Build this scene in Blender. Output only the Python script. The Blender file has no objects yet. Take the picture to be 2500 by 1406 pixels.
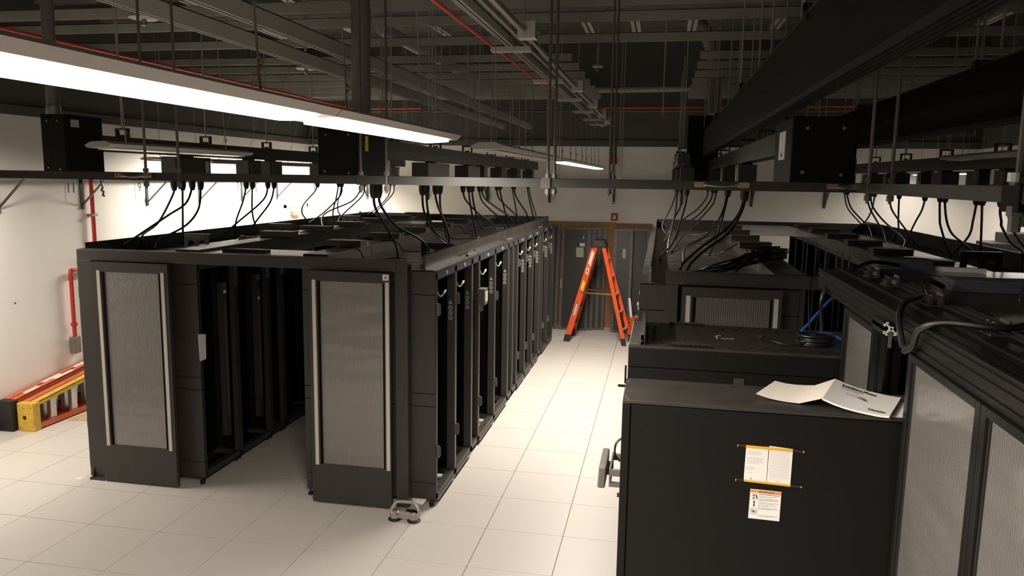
import bpy, bmesh, math, random
from mathutils import Vector, Matrix
random.seed(7)
S = bpy.context.scene
COL = S.collection
# ---------------------------------------------------------------- camera
def make_camera():
    yaw, pitch, roll = -0.189878, -0.143145, 0.01505
    cy, sy, cp, sp, cr, sr = math.cos(yaw), math.sin(yaw), math.cos(pitch), math.sin(pitch), math.cos(roll), math.sin(roll)
    f = Vector((sy*cp, cy*cp, sp)); r = Vector((cy, -sy, 0)); u = r.cross(f)
    r2 = cr*r + sr*u; u2 = -sr*r + cr*u
    cam = bpy.data.cameras.new('camera'); cam.sensor_width = 36.0; cam.sensor_fit = 'HORIZONTAL'
    cam.lens = 36.0*1869.755/2500.0; cam.clip_start = 0.05; cam.clip_end = 60
    o = bpy.data.objects.new('camera', cam); COL.objects.link(o)
    m = Matrix((r2, u2, -f)).transposed().to_4x4(); m.translation = Vector((1.2496, -5.5641, 2.738))
    o.matrix_world = m; S.camera = o
make_camera()
# ---------------------------------------------------------------- world, exposure
W = bpy.data.worlds.new('world'); S.world = W; W.use_nodes = True
W.node_tree.nodes['Background'].inputs[0].default_value = (0.02, 0.02, 0.022, 1)
W.node_tree.nodes['Background'].inputs[1].default_value = 1.0
S.view_settings.view_transform = 'Standard'; S.view_settings.look = 'None'
S.view_settings.gamma = 1.0; S.view_settings.use_curve_mapping = False
S.view_settings.exposure = 1.15
LENS_EMIT = 7.0           # glow of the lit luminaire lenses
LAMP_WATT = 21.0          # light thrown down by each lit section (prismatic lens, limited spread)
LENS_COL = (1.0, 0.90, 0.78)
# ---------------------------------------------------------------- materials
M = {}
def mat(name, col, rough=0.5, metal=0.0, noise=0.0, nscale=8.0, bump=0.0, bscale=60.0, spec=0.5, coat=0.0, rvar=0.0):
    m = bpy.data.materials.new(name); m.use_nodes = True
    nt = m.node_tree; b = nt.nodes['Principled BSDF']
    b.inputs['Base Color'].default_value = (*col, 1); b.inputs['Roughness'].default_value = rough
    b.inputs['Metallic'].default_value = metal; b.inputs['Specular IOR Level'].default_value = spec
    if coat: b.inputs['Coat Weight'].default_value = coat; b.inputs['Coat Roughness'].default_value = 0.15
    tc = nt.nodes.new('ShaderNodeTexCoord')
    if noise or rvar:
        n = nt.nodes.new('ShaderNodeTexNoise'); n.inputs['Scale'].default_value = nscale; n.inputs['Detail'].default_value = 4
        nt.links.new(tc.outputs['Object'], n.inputs['Vector'])
        if noise:
            mx = nt.nodes.new('ShaderNodeMix'); mx.data_type = 'RGBA'
            mx.inputs[6].default_value = (*[max(0, c*(1-noise)) for c in col], 1); mx.inputs[7].default_value = (*[min(1, c*(1+noise)) for c in col], 1)
            nt.links.new(n.outputs[0], mx.inputs[0]); nt.links.new(mx.outputs[2], b.inputs['Base Color'])
        if rvar:
            mr = nt.nodes.new('ShaderNodeMapRange'); mr.inputs[3].default_value = max(0.03, rough-rvar); mr.inputs[4].default_value = min(1, rough+rvar)
            nt.links.new(n.outputs[0], mr.inputs[0]); nt.links.new(mr.outputs[0], b.inputs['Roughness'])
    if bump:
        n2 = nt.nodes.new('ShaderNodeTexNoise'); n2.inputs['Scale'].default_value = bscale; n2.inputs['Detail'].default_value = 3
        nt.links.new(tc.outputs['Object'], n2.inputs['Vector'])
        bp = nt.nodes.new('ShaderNodeBump'); bp.inputs['Strength'].default_value = bump; bp.inputs['Distance'].default_value = 0.002
        nt.links.new(n2.outputs[0], bp.inputs['Height']); nt.links.new(bp.outputs[0], b.inputs['Normal'])
    M[name] = m; return m
def emit(name, col, s):
    m = bpy.data.materials.new(name); m.use_nodes = True; nt = m.node_tree; b = nt.nodes['Principled BSDF']
    b.inputs['Base Color'].default_value = (0.8, 0.8, 0.8, 1); b.inputs['Emission Color'].default_value = (*col, 1); b.inputs['Emission Strength'].default_value = s
    M[name] = m
def ribbed(name, col, rough, scale, axis, bumps=0.5, trans=0.0):
    m = mat(name, col, rough); nt = m.node_tree; b = nt.nodes['Principled BSDF']
    tc = nt.nodes.new('ShaderNodeTexCoord'); w = nt.nodes.new('ShaderNodeTexWave'); w.bands_direction = axis
    w.inputs['Scale'].default_value = scale; w.inputs['Distortion'].default_value = 0.0
    nt.links.new(tc.outputs['Object'], w.inputs['Vector'])
    bp = nt.nodes.new('ShaderNodeBump'); bp.inputs['Strength'].default_value = bumps; bp.inputs['Distance'].default_value = 0.004
    nt.links.new(w.outputs['Fac'], bp.inputs['Height']); nt.links.new(bp.outputs[0], b.inputs['Normal'])
    mx = nt.nodes.new('ShaderNodeMix'); mx.data_type = 'RGBA'
    mx.inputs[6].default_value = (*[c*0.86 for c in col], 1); mx.inputs[7].default_value = (*[min(1, c*1.1) for c in col], 1)
    nt.links.new(w.outputs['Fac'], mx.inputs[0]); nt.links.new(mx.outputs[2], b.inputs['Base Color'])
    mp = nt.nodes.new('ShaderNodeMapping'); mp.inputs['Scale'].default_value = (0.9, 0.9, 5.0)
    n3 = nt.nodes.new('ShaderNodeTexNoise'); n3.inputs['Scale'].default_value = 1.6; n3.inputs['Detail'].default_value = 1
    nt.links.new(tc.outputs['Object'], mp.inputs['Vector']); nt.links.new(mp.outputs[0], n3.inputs['Vector'])
    b2 = nt.nodes.new('ShaderNodeBump'); b2.inputs['Strength'].default_value = 0.5; b2.inputs['Distance'].default_value = 0.03
    nt.links.new(n3.outputs[0], b2.inputs['Height']); nt.links.new(bp.outputs[0], b2.inputs['Normal']); nt.links.new(b2.outputs[0], b.inputs['Normal'])
    b.inputs['IOR'].default_value = 1.9; b.inputs['Coat Weight'].default_value = 0.6; b.inputs['Coat Roughness'].default_value = 0.12
    if trans: b.inputs['Transmission Weight'].default_value = trans
    return m
mat('tile', (0.63, 0.595, 0.55), 0.42, noise=0.05, nscale=90, rvar=0.06)
mat('joint', (0.05, 0.045, 0.04), 0.8)
mat('wall', (0.86, 0.84, 0.79), 0.6, noise=0.015, nscale=3, bump=0.15, bscale=180)
mat('wall_dark', (0.085, 0.085, 0.076), 0.75, noise=0.1, nscale=2)
mat('deck', (0.10, 0.105, 0.09), 0.8, noise=0.15, nscale=2)
mat('steel_paint', (0.30, 0.295, 0.27), 0.55, noise=0.1, nscale=5)
mat('pipe_dark', (0.13, 0.125, 0.118), 0.5, noise=0.1, nscale=5)
mat('rod_dark', (0.11, 0.107, 0.10), 0.45, 0.3)
mat('steel_light', (0.50, 0.49, 0.46), 0.5, noise=0.1, nscale=5)
mat('conduit', (0.35, 0.34, 0.33), 0.35, 0.6)
mat('zinc', (0.38, 0.37, 0.35), 0.4, 1.0, noise=0.1, nscale=20)
mat('chrome', (0.75, 0.74, 0.72), 0.18, 1.0)
mat('brass', (0.55, 0.42, 0.22), 0.3, 1.0)
mat('black_deep', (0.0055, 0.0052, 0.0050), 0.55, spec=0.2, noise=0.12, nscale=6, bump=0.2, bscale=260)
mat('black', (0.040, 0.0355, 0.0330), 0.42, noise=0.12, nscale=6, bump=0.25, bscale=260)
mat('black_top', (0.034, 0.031, 0.028), 0.32, noise=0.4, nscale=7, rvar=0.12)
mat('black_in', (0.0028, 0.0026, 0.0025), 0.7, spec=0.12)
mat('black_edge', (0.15, 0.14, 0.13), 0.35, 0.3)  # black lightened so that edges look lit; vents and clips share it
mat('rail_black', (0.030, 0.028, 0.027), 0.45, noise=0.15, nscale=12)
mat('cable', (0.012, 0.012, 0.012), 0.38)
mat('rubber', (0.015, 0.014, 0.014), 0.6)
mat('extrusion', (0.011, 0.0105, 0.010), 0.36, 0.1, noise=0.1, nscale=4)
mat('foam', (0.075, 0.083, 0.105), 0.9, noise=0.15, nscale=30)
mat('white_strip', (0.62, 0.58, 0.52), 0.4)
mat('paper', (0.82, 0.80, 0.77), 0.6, noise=0.02, nscale=20)
mat('paper_cream', (0.72, 0.66, 0.58), 0.65, noise=0.02, nscale=20)
mat('ink', (0.03, 0.03, 0.03), 0.7)
mat('ink_grey', (0.35, 0.35, 0.36), 0.7)
mat('amber_tape', (0.75, 0.42, 0.015), 0.25)
mat('dark_tape', (0.035, 0.022, 0.010), 0.12)
mat('warn_orange', (0.75, 0.27, 0.05), 0.45)
mat('orange', (0.78, 0.098, 0.012), 0.38, noise=0.08, nscale=12)
mat('orange_old', (0.62, 0.13, 0.045), 0.5, noise=0.25, nscale=14)
mat('yellow', (0.66, 0.42, 0.05), 0.55, noise=0.42, nscale=16)
mat('yellow_label', (0.85, 0.68, 0.02), 0.45)
mat('red', (0.48, 0.035, 0.022), 0.42, noise=0.1, nscale=10)
mat('red_wire', (0.75, 0.06, 0.03), 0.4)
mat('alarm_red', (0.33, 0.02, 0.02), 0.4)
mat('cardboard', (0.36, 0.185, 0.075), 0.8, noise=0.1, nscale=8)
mat('cardboard_pale', (0.55, 0.38, 0.22), 0.8, noise=0.1, nscale=8)
mat('blue', (0.02, 0.16, 0.62), 0.4)
mat('blue_tag', (0.12, 0.32, 0.85), 0.5)
mat('strap_green', (0.25, 0.34, 0.12), 0.5)
mat('plastic_cream', (0.78, 0.72, 0.55), 0.4)
mat('door_grey', (0.022, 0.021, 0.020), 0.4, noise=0.12, nscale=9)
mat('reflection_green', (0.42, 0.46, 0.28), 0.3, noise=0.5, nscale=40)  # green of the reflection in the glossy doors, as a flat colour
mat('bezel', (0.10, 0.092, 0.085), 0.4)
mat('alu', (0.72, 0.70, 0.68), 0.38, 0.8, noise=0.08, nscale=25)
mat('cut_alu', (0.78, 0.76, 0.73), 0.45, 0.25)
mat('fixture', (0.42, 0.39, 0.36), 0.45)
mat('lens_off', (0.50, 0.48, 0.45), 0.3)
mat('door_tan', (0.55, 0.46, 0.32), 0.5)
mat('frame_pale', (0.74, 0.72, 0.68), 0.5)
mat('clear_plastic', (0.55, 0.50, 0.43), 0.18, spec=0.6)
M['clear_plastic'].node_tree.nodes['Principled BSDF'].inputs['Transmission Weight'].default_value = 0.35
mat('marking', (0.42, 0.42, 0.42), 0.6)
mat('brush', (0.035, 0.03, 0.028), 0.9, noise=0.5, nscale=120)
mat('roof_white', (0.62, 0.61, 0.58), 0.25)
ribbed('poly', (0.165, 0.153, 0.146), 0.2, 26.0, 'X', 0.35)
ribbed('poly_side', (0.165, 0.157, 0.148), 0.24, 30.0, 'Y', 0.22)
ribbed('poly_dark', (0.075, 0.072, 0.07), 0.35, 20.0, 'X', 0.5)
ribbed('poly_cool_reflect', (0.16, 0.19, 0.26), 0.3, 14.0, 'Y', 0.5)  # blue of the cool reflected light put into the sheet colour
emit('lens', LENS_COL, LENS_EMIT)
# ---------------------------------------------------------------- geometry helpers
class B:
    def __init__(s): s.v = []; s.f = []
    def add(s, vs, fs):
        n = len(s.v); s.v += [tuple(v) for v in vs]; s.f += [tuple(i+n for i in f) for f in fs]; return s
    def box(s, x0, y0, z0, x1, y1, z1):
        if x0 > x1: x0, x1 = x1, x0
        if y0 > y1: y0, y1 = y1, y0
        if z0 > z1: z0, z1 = z1, z0
        return s.add([(x0,y0,z0),(x1,y0,z0),(x1,y1,z0),(x0,y1,z0),(x0,y0,z1),(x1,y0,z1),(x1,y1,z1),(x0,y1,z1)],
                     [(0,3,2,1),(4,5,6,7),(0,1,5,4),(1,2,6,5),(2,3,7,6),(3,0,4,7)])
    def hexa(s, low, high):      # two quads of four points
        return s.add(list(low)+list(high), [(0,3,2,1),(4,5,6,7),(0,1,5,4),(1,2,6,5),(2,3,7,6),(3,0,4,7)])
    def bar(s, p, q, w, h, up=(0,0,1)):
        p, q = Vector(p), Vector(q); d = (q-p).normalized(); up = Vector(up)
        sd = d.cross(up)
        if sd.length < 1e-4: sd = d.cross(Vector((1,0,0)))
        sd.normalize(); u = sd.cross(d).normalized(); a = sd*w/2; b = u*h/2
        return s.hexa([p-a-b, p+a-b, p+a+b, p-a+b], [q-a-b, q+a-b, q+a+b, q-a+b])
    def cyl(s, p, q, r, n=10, r2=None):
        p, q = Vector(p), Vector(q); d = (q-p).normalized(); r2 = r if r2 is None else r2
        a = d.orthogonal().normalized(); b = d.cross(a)
        ring = [a*math.cos(2*math.pi*i/n)+b*math.sin(2*math.pi*i/n) for i in range(n)]
        vs = [p+x*r for x in ring]+[q+x*r2 for x in ring]
        fs = [(i,(i+1)%n,n+(i+1)%n,n+i) for i in range(n)]+[tuple(range(n))[::-1], tuple(range(n,2*n))]
        return s.add(vs, fs)
    def lathe(s, prof, c=(0,0,0), n=16):
        c = Vector(c); k = len(prof); vs = []
        for i in range(n):
            a = 2*math.pi*i/n
            for (r,z) in prof: vs.append(c+Vector((r*math.cos(a), r*math.sin(a), z)))
        fs = [(i*k+j, ((i+1)%n)*k+j, ((i+1)%n)*k+j+1, i*k+j+1) for i in range(n) for j in range(k-1)]
        fs += [tuple(i*k for i in range(n))[::-1], tuple(i*k+k-1 for i in range(n))]
        return s.add(vs, fs)
    def tube(s, pts, r, n=7, sub=5, closed=False, smooth=True):
        P = [Vector(p) for p in pts]
        if smooth and len(P) > 2:
            Q = []; m = len(P)
            rng = range(m) if closed else range(m-1)
            for i in rng:
                p0 = P[(i-1) % m] if (closed or i > 0) else P[0]*2-P[1]
                p1 = P[i]; p2 = P[(i+1) % m]
                p3 = P[(i+2) % m] if (closed or i+2 < m) else P[-1]*2-P[-2]
                for k in range(sub):
                    t = k/sub
                    Q.append(0.5*((2*p1)+(p2-p0)*t+(2*p0-5*p1+4*p2-p3)*t*t+(3*p1-p0-3*p2+p3)*t**3))
            if not closed: Q.append(P[-1])
            P = Q
        m = len(P); d0 = (P[1]-P[0]).normalized(); a = d0.orthogonal().normalized(); vs = []
        for i in range(m):
            if closed: d = (P[(i+1) % m]-P[i-1])
            else: d = P[min(i+1, m-1)]-P[max(i-1, 0)]
            d = d.normalized() if d.length > 1e-9 else d0
            a = a-d*a.dot(d); a = a.normalized() if a.length > 1e-6 else d.orthogonal().normalized(); b = d.cross(a)
            vs += [P[i]+(a*math.cos(2*math.pi*j/n)+b*math.sin(2*math.pi*j/n))*r for j in range(n)]
        fs = []
        for i in range(m if closed else m-1):
            k = (i+1) % m
            fs += [(i*n+j, i*n+(j+1) % n, k*n+(j+1) % n, k*n+j) for j in range(n)]
        if not closed: fs += [tuple(range(n))[::-1], tuple(range((m-1)*n, m*n))]
        return s.add(vs, fs)
    def prism(s, poly, axis, a0, a1):     # 2-D outline extruded along an axis
        def p3(u, v, w): return {'x': (w,u,v), 'y': (u,w,v), 'z': (u,v,w)}[axis]
        n = len(poly)
        vs = [p3(u,v,a0) for u,v in poly]+[p3(u,v,a1) for u,v in poly]
        return s.add(vs, [(i,(i+1)%n,n+(i+1)%n,n+i) for i in range(n)]+[tuple(range(n))[::-1], tuple(range(n,2*n))])
OFF = {}
def to_mesh(name, b, m, smooth=False, recalc=True, bevel=0):
    me = bpy.data.meshes.new(name); me.from_pydata(b.v, [], b.f)
    if recalc or bevel:
        bm = bmesh.new(); bm.from_mesh(me)
        if recalc: bmesh.ops.recalc_face_normals(bm, faces=bm.faces)
        bm.to_mesh(me); bm.free()
    if smooth:
        me.polygons.foreach_set('use_smooth', [True]*len(me.polygons))
        try: me.set_sharp_from_angle(angle=0.7)
        except Exception: pass
    me.materials.append(M[m] if isinstance(m, str) else m); return me
def tag(o, label=None, cat=None, group=None, kind=None):
    if label: o['label'] = label
    if cat: o['category'] = cat
    if group: o['group'] = group
    if kind: o['kind'] = kind
    return o
def thing(name, label, cat, loc=(0,0,0), group=None, kind=None):
    o = bpy.data.objects.new(name, None); o.empty_display_size = 0.05; COL.objects.link(o); o.location = loc
    OFF[o.name] = Vector(loc); return tag(o, label, cat, group, kind)
def part(name, b, m, parent, smooth=False, label=None, kind=None, bevel=0):
    """a child mesh; b holds world coordinates of a thing that is not rotated"""
    off = OFF[parent.name]
    b.v = [(v[0]-off.x, v[1]-off.y, v[2]-off.z) for v in b.v]
    o = bpy.data.objects.new(name, to_mesh(name, b, m, smooth)); COL.objects.link(o); o.parent = parent
    OFF[o.name] = off
    if bevel: bv(o, bevel)
    return tag(o, label, kind=kind)
def solo(name, b, m, label, cat, group=None, kind=None, smooth=False, bevel=0):
    """a thing that is one mesh"""
    xs, ys, zs = zip(*b.v); c = Vector(((min(xs)+max(xs))/2, (min(ys)+max(ys))/2, min(zs)))
    b.v = [(v[0]-c.x, v[1]-c.y, v[2]-c.z) for v in b.v]
    o = bpy.data.objects.new(name, to_mesh(name, b, m, smooth)); COL.objects.link(o); o.location = c; OFF[o.name] = c
    if bevel: bv(o, bevel)
    return tag(o, label, cat, group, kind)
def bv(o, w):
    md = o.modifiers.new('bevel', 'BEVEL'); md.width = w; md.segments = 2; md.limit_method = 'ANGLE'; md.angle_limit = 0.9
def struct(name, b, m, label, **k): return solo(name, b, m, label, 'structure' if False else None, kind='structure', **k)
def dup(root, loc, label=None, group=None):
    """a copy of a thing with copies of its parts and sub-parts (shared meshes)"""
    r = root.copy(); COL.objects.link(r); r.location = loc; OFF[r.name] = Vector(loc)
    if label: r['label'] = label
    if group: r['group'] = group
    for ch in root.children:
        c = ch.copy(); COL.objects.link(c); c.parent = r; OFF[c.name] = Vector(loc)
        for g in ch.children:
            d = g.copy(); COL.objects.link(d); d.parent = c
    return r
def text(name, body, size, m, parent, origin, xdir, ydir, align='LEFT', depth=0.0006, width=None, bold=0.0):
    """flat lettering as a thin mesh; origin/xdir/ydir in world space"""
    cu = bpy.data.curves.new(name, 'FONT'); cu.body = body; cu.size = size; cu.align_x = align; cu.extrude = depth/2
    cu.resolution_u = 2; cu.offset = bold
    t = bpy.data.objects.new(name, cu); COL.objects.link(t)
    dg = bpy.context.evaluated_depsgraph_get(); me = bpy.data.meshes.new_from_object(t.evaluated_get(dg))
    bpy.data.objects.remove(t); bpy.data.curves.remove(cu)
    x, y = Vector(xdir).normalized(), Vector(ydir).normalized(); z = x.cross(y); o0 = Vector(origin)-OFF[parent.name]
    sx = 1.0
    if width:
        w = max(v.co.x for v in me.vertices)-min(v.co.x for v in me.vertices); sx = width/w
    for v in me.vertices: v.co = o0+x*v.co.x*sx+y*v.co.y+z*v.co.z
    me.materials.clear(); me.materials.append(M[m]); me.name = name
    o = bpy.data.objects.new(name, me); COL.objects.link(o); o.parent = parent; OFF[o.name] = OFF[parent.name]; return o
ORD = ['nearest', 'second', 'third', 'fourth', 'fifth', 'sixth', 'seventh', 'eighth', 'ninth', 'tenth', 'eleventh', 'twelfth', 'thirteenth', 'fourteenth', 'fifteenth', 'sixteenth', 'seventeenth', 'eighteenth', 'nineteenth', 'twentieth']
# ================================================================ SETTING
XL, XR, YB, YF, ZC, ZW = -5.55, 6.40, 8.60, -9.2, 5.3, 3.32
T = 0.6096
fl = struct('floor', B().box(XL-0.2, YF-0.2, -0.30, XR+0.2, YB+0.2, -0.012), 'joint', 'raised access floor of pale square panels with dark joints')
g = 0.0022
def tile_b(i, j):
    x0, x1, y0, y1 = max(i*T, XL), min((i+1)*T, XR), max(j*T, YF), min((j+1)*T, YB)
    return (x0+g, y0+g, x1-g, y1-g)
full = None; rest = B(); off = OFF[fl.name]
for i in range(-10, 11):
    for j in range(-16, 15):
        x0, y0, x1, y1 = tile_b(i, j)
        if x1-x0 < 0.01 or y1-y0 < 0.01: continue
        near = (-10 <= i <= 1 and -3 <= j <= 14)
        if near and (i < -7 or i in (-4, -3, -5, -2, -1, 0, 1) or j < 1):
            if (x1-x0) > T-0.01 and (y1-y0) > T-0.01:
                if full is None:
                    bb = B().box(0, 0, -0.03, T-2*g, T-2*g, 0); full = to_mesh('floor_tile', bb, 'tile')
                o = bpy.data.objects.new('floor_tile', full); COL.objects.link(o); o.parent = fl
                o.location = Vector((x0, y0, 0))-off; OFF[o.name] = off
            else:
                part('floor_tile', B().box(x0, y0, -0.03, x1, y1, 0), 'tile', fl)
        else: rest.box(x0, y0, -0.03, x1, y1, 0)
part('floor_tile_field', rest, 'tile', fl, kind='stuff')
wl = struct('wall_left', B().box(XL-0.15, YF, 0, XL, YB, ZW), 'wall', 'white painted left wall behind the lying ladders')
part('wall_upper', B().box(XL-0.15, YF, ZW, XL+0.004, YB, ZC), 'wall_dark', wl)
part('wall_edge_band', B().box(XL, YF, ZW, XL+0.03, YB, ZW+0.10), 'wall_dark', wl)
wb = struct('wall_back', B().box(XL-0.15, YB, 0, XR+0.15, YB+0.15, ZW), 'wall', 'white painted back wall behind the orange step ladder')
part('wall_upper', B().box(XL-0.15, YB-0.004, ZW, XR+0.15, YB+0.15, ZC), 'wall_dark', wb)
part('wall_edge_band', B().box(XL, YB-0.04, ZW, XR, YB, ZW+0.11), 'wall_dark', wb)
wr = struct('wall_right', B().box(XR, YF, 0, XR+0.15, YB, ZW), 'wall', 'white painted right wall seen past the right pod')
part('wall_upper', B().box(XR-0.004, YF, ZW, XR+0.15, YB, ZC), 'wall_dark', wr)
wf = struct('wall_front', B().box(XL-0.15, YF-0.15, 0, XR+0.15, YF, ZW), 'wall', 'white painted wall on the near side of the room')
part('wall_upper', B().box(XL-0.15, YF-0.15, ZW, XR+0.15, YF+0.004, ZC), 'wall_dark', wf)
ce = struct('ceiling', B().box(XL-0.15, YF-0.15, ZC, XR+0.15, YB+0.15, ZC+0.15), 'deck', 'dark painted steel deck ceiling high above the racks')
for y in [YB-0.35-1.0*k for k in range(0, 11)]:
    part('deck_rib', B().prism([(y-0.09, ZC), (y-0.05, ZC-0.09), (y+0.05, ZC-0.09), (y+0.09, ZC)], 'x', XL, XR), 'deck', ce)
struct('baseboard_left', B().box(XL, YF, 0, XL+0.012, YB, 0.10), 'wall_dark', 'dark rubber baseboard along the left wall')
struct('baseboard_back', B().box(XL, YB-0.012, 0, XR, YB, 0.10), 'wall_dark', 'dark rubber baseboard along the back wall')
# door in the left wall near the corner
d1 = thing('door_1', 'tan door with pale frame and closer in the left wall', None, (XL, 7.97, 0), kind='structure')
b = B().box(XL, 7.50, 0, XL+0.03, 7.56, 2.18).box(XL, 8.38, 0, XL+0.03, 8.44, 2.18).box(XL, 7.50, 2.12, XL+0.03, 8.44, 2.18)
part('door_frame', b, 'frame_pale', d1)
lf = part('door_leaf', B().box(XL, 7.56, 0.01, XL+0.015, 8.38, 2.12), 'door_tan', d1)
part('door_closer', B().box(XL+0.015, 7.72, 1.98, XL+0.09, 8.05, 2.06), 'zinc', lf)
d2 = thing('door_2', 'pale double door frame in the back wall behind the left pod', None, (-3.95, YB, 0), kind='structure')
b = B().box(-4.53, YB-0.03, 0, -4.46, YB, 2.04).box(-3.45, YB-0.03, 0, -3.38, YB, 2.04).box(-4.53, YB-0.03, 1.98, -3.38, YB, 2.04)
part('door_frame', b, 'frame_pale', d2)
part('door_leaf', B().box(-4.46, YB-0.015, 0.01, -3.96, YB, 1.98), 'frame_pale', d2)
part('door_leaf', B().box(-3.95, YB-0.015, 0.01, -3.45, YB, 1.98), 'frame_pale', d2)
# ================================================================ OVERHEAD STEEL
def chan(b, p, q, w=0.041, h=0.041):  # a strut channel: web and two flanges
    p, q = Vector(p), Vector(q); d = (q-p).normalized(); sd = d.cross(Vector((0,0,1))).normalized()
    b.bar(p+Vector((0,0,h/2-0.003)), q+Vector((0,0,h/2-0.003)), w, 0.006)
    for s in (-1, 1):
        b.bar(p+sd*s*(w/2-0.003), q+sd*s*(w/2-0.003), 0.006, h)
        b.bar(p+sd*s*(w/2-0.008)+Vector((0,0,-h/2+0.003)), q+sd*s*(w/2-0.008)+Vector((0,0,-h/2+0.003)), 0.012, 0.006)
    return b
ZS = 4.17
beams = [-3.6, -2.1, -0.6, 0.9, 1.55, 2.6, 3.8, 4.6, 5.4, 6.2, 7.0, 7.7, 8.3]
for k, y in enumerate(beams):
    spans = [(XL+0.02, XR-0.02, 'the whole room')] if y < 3.4 else [(XL+0.02, 0.13, 'the left half'), (1.62, XR-0.02, 'the right half')]
    for x0, x1, wh in spans:
        solo('strut_beam', chan(B(), (x0, y, ZS), (x1, y, ZS), 0.06, 0.085), 'steel_paint', 'grey steel strut across %s, %s from the camera side' % (wh, ORD[k]), 'strut', 'cross struts under the deck')
for k, y in enumerate([0.2, 2.0, 3.0]):
    b = chan(B(), (XL+0.02, y, ZS+0.42), (XR-0.02, y, ZS+0.42), 0.08, 0.12)
    solo('upper_beam', b, 'steel_paint', 'deeper grey joist above the cross struts, %s from the camera side' % ORD[k], 'joist', 'joists above the struts')
for k, x in enumerate([-4.6, -3.3, -2.0, -0.7, 0.1, 0.75, 1.5, 2.6, 3.9, 5.2]):
    for s in (0, 1):
        b = B().box(x+s*0.075, -4.0, ZS+0.62, x+s*0.075+0.045, 6.2, ZS+0.66)
        solo('deck_channel', b, 'steel_light', 'pale lengthwise deck channel, %s of the %s pair from the left' % (['left', 'right'][s], ORD[k].replace('nearest', 'first')), 'channel', 'pale paired channels under the deck')
# lengthwise rails P and Q, hung below the struts
for x, lab in ((-1.10, 'pale grey lengthwise rail hung over the left pod, nearer the middle aisle'), (-1.56, 'pale grey lengthwise rail hung over the left pod, nearer the left wall')):
    solo('hung_rail', chan(B(), (x, -5.0, 3.64), (x, 8.1, 3.64), 0.055, 0.10), 'steel_light', lab, 'rail', 'lengthwise rails over the left pod')
solo('pipe', B().cyl((-1.97, 3.0, 4.40), (-1.97, 8.4, 4.40), 0.075, 16), 'steel_light', 'pale round pipe running lengthwise above the struts over the left pod', 'pipe', smooth=True)
# pipes
solo('pipe', B().cyl((XL+0.05, 8.25, 4.22), (2.0, 8.25, 4.30), 0.055, 14), 'steel_paint', 'thick grey pipe crossing high in front of the back wall', 'pipe', smooth=True)
solo('pipe', B().cyl((XL+0.05, 8.42, 3.93), (XR-0.05, 8.42, 3.93), 0.014, 8), 'pipe_dark', 'thin pale conduit crossing high on the dark back wall', 'conduit', smooth=True)
solo('sprinkler_pipe', B().cyl((0.15, 8.35, 3.985), (5.6, 8.35, 4.01), 0.024, 10), 'red', 'red sprinkler pipe high on the dark back wall', 'pipe', smooth=True)
solo('sprinkler_pipe', B().tube([(-4.5, -8.0, 3.97), (-4.5, 8.0, 3.97), (-4.5, 8.30, 3.97), (-4.45, 8.38, 3.975), (-4.2, 8.40, 3.98), (-3.2, 8.40, 3.985)], 0.018, 8, 4, smooth=False), 'red_wire', 'thin red pipe running lengthwise behind the lit lamp', 'pipe', smooth=True)
for k, y in enumerate((-3.6, -0.6, 2.6, 5.4, 7.7)):
    solo('pipe_hanger', B().cyl((-4.5, y, 3.955), (-4.5, y, ZS-0.03), 0.006, 6), 'steel_paint', 'small hanger holding the thin red pipe, %s from the camera side' % ORD[k], 'hanger', 'hangers of the thin red pipe', smooth=True)
for k, x in enumerate((0.6, 2.2, 3.8, 5.2)):
    solo('pipe_clip', B().box(x-0.012, 8.34, 3.97, x+0.012, YB-0.003, 3.98), 'steel_paint', 'small clip holding the red sprinkler pipe, %s from the left' % ORD[k].replace('nearest', 'first'), 'clip', 'clips of the red sprinkler pipe')
# the lamp raceway: strut, conduits and red cable over the middle aisle
ry = (-5.2, 5.9)
rc = thing('lamp_raceway', 'grey strut raceway with conduits above the lit lamp row', 'raceway', (0.35, 0.4, 3.48))
part('strut', chan(B(), (0.351, ry[0], 3.515), (0.351, ry[1], 3.515), 0.041, 0.05), 'steel_light', rc)
part('conduit', B().cyl((0.293, ry[0], 3.53), (0.293, ry[1], 3.53), 0.012, 8), 'conduit', rc, True)
part('conduit', B().cyl((0.413, ry[0], 3.53), (0.413, ry[1], 3.53), 0.015, 8), 'conduit', rc, True)
part('conduit', B().cyl((0.50, ry[0], 3.50), (0.50, ry[1], 3.50), 0.017, 8), 'conduit', rc, True)
for y in (-2.54, -1.06, 0.43, 1.83, 3.15, 4.3, 5.2):
    part('cross_piece', B().box(0.235, y, 3.465, 0.47, y+0.08, 3.49), 'steel_light', rc)
for y in (-1.47, 1.0, 2.5, 3.7, 4.8):
    part('outlet_box', B().box(0.47, y, 3.465, 0.565, y+0.09, 3.55), 'steel_light', rc)
for y in (-3.6, -0.6, 0.9, 2.6):
    part('raceway_rod', B().cyl((0.351, y, 3.53), (0.351, y, ZS), 0.006, 6), 'steel_paint', rc, True)
solo('alarm_cable', B().tube([(0.243, -5.2, 3.505), (0.243, -1.9, 3.495), (0.24, -0.65, 3.50), (0.247, 0.85, 3.495), (0.243, 1.6, 3.50)], 0.009, 6, 4), 'red_wire', 'red cable tied along the lamp raceway', 'cable', smooth=True)
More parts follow.
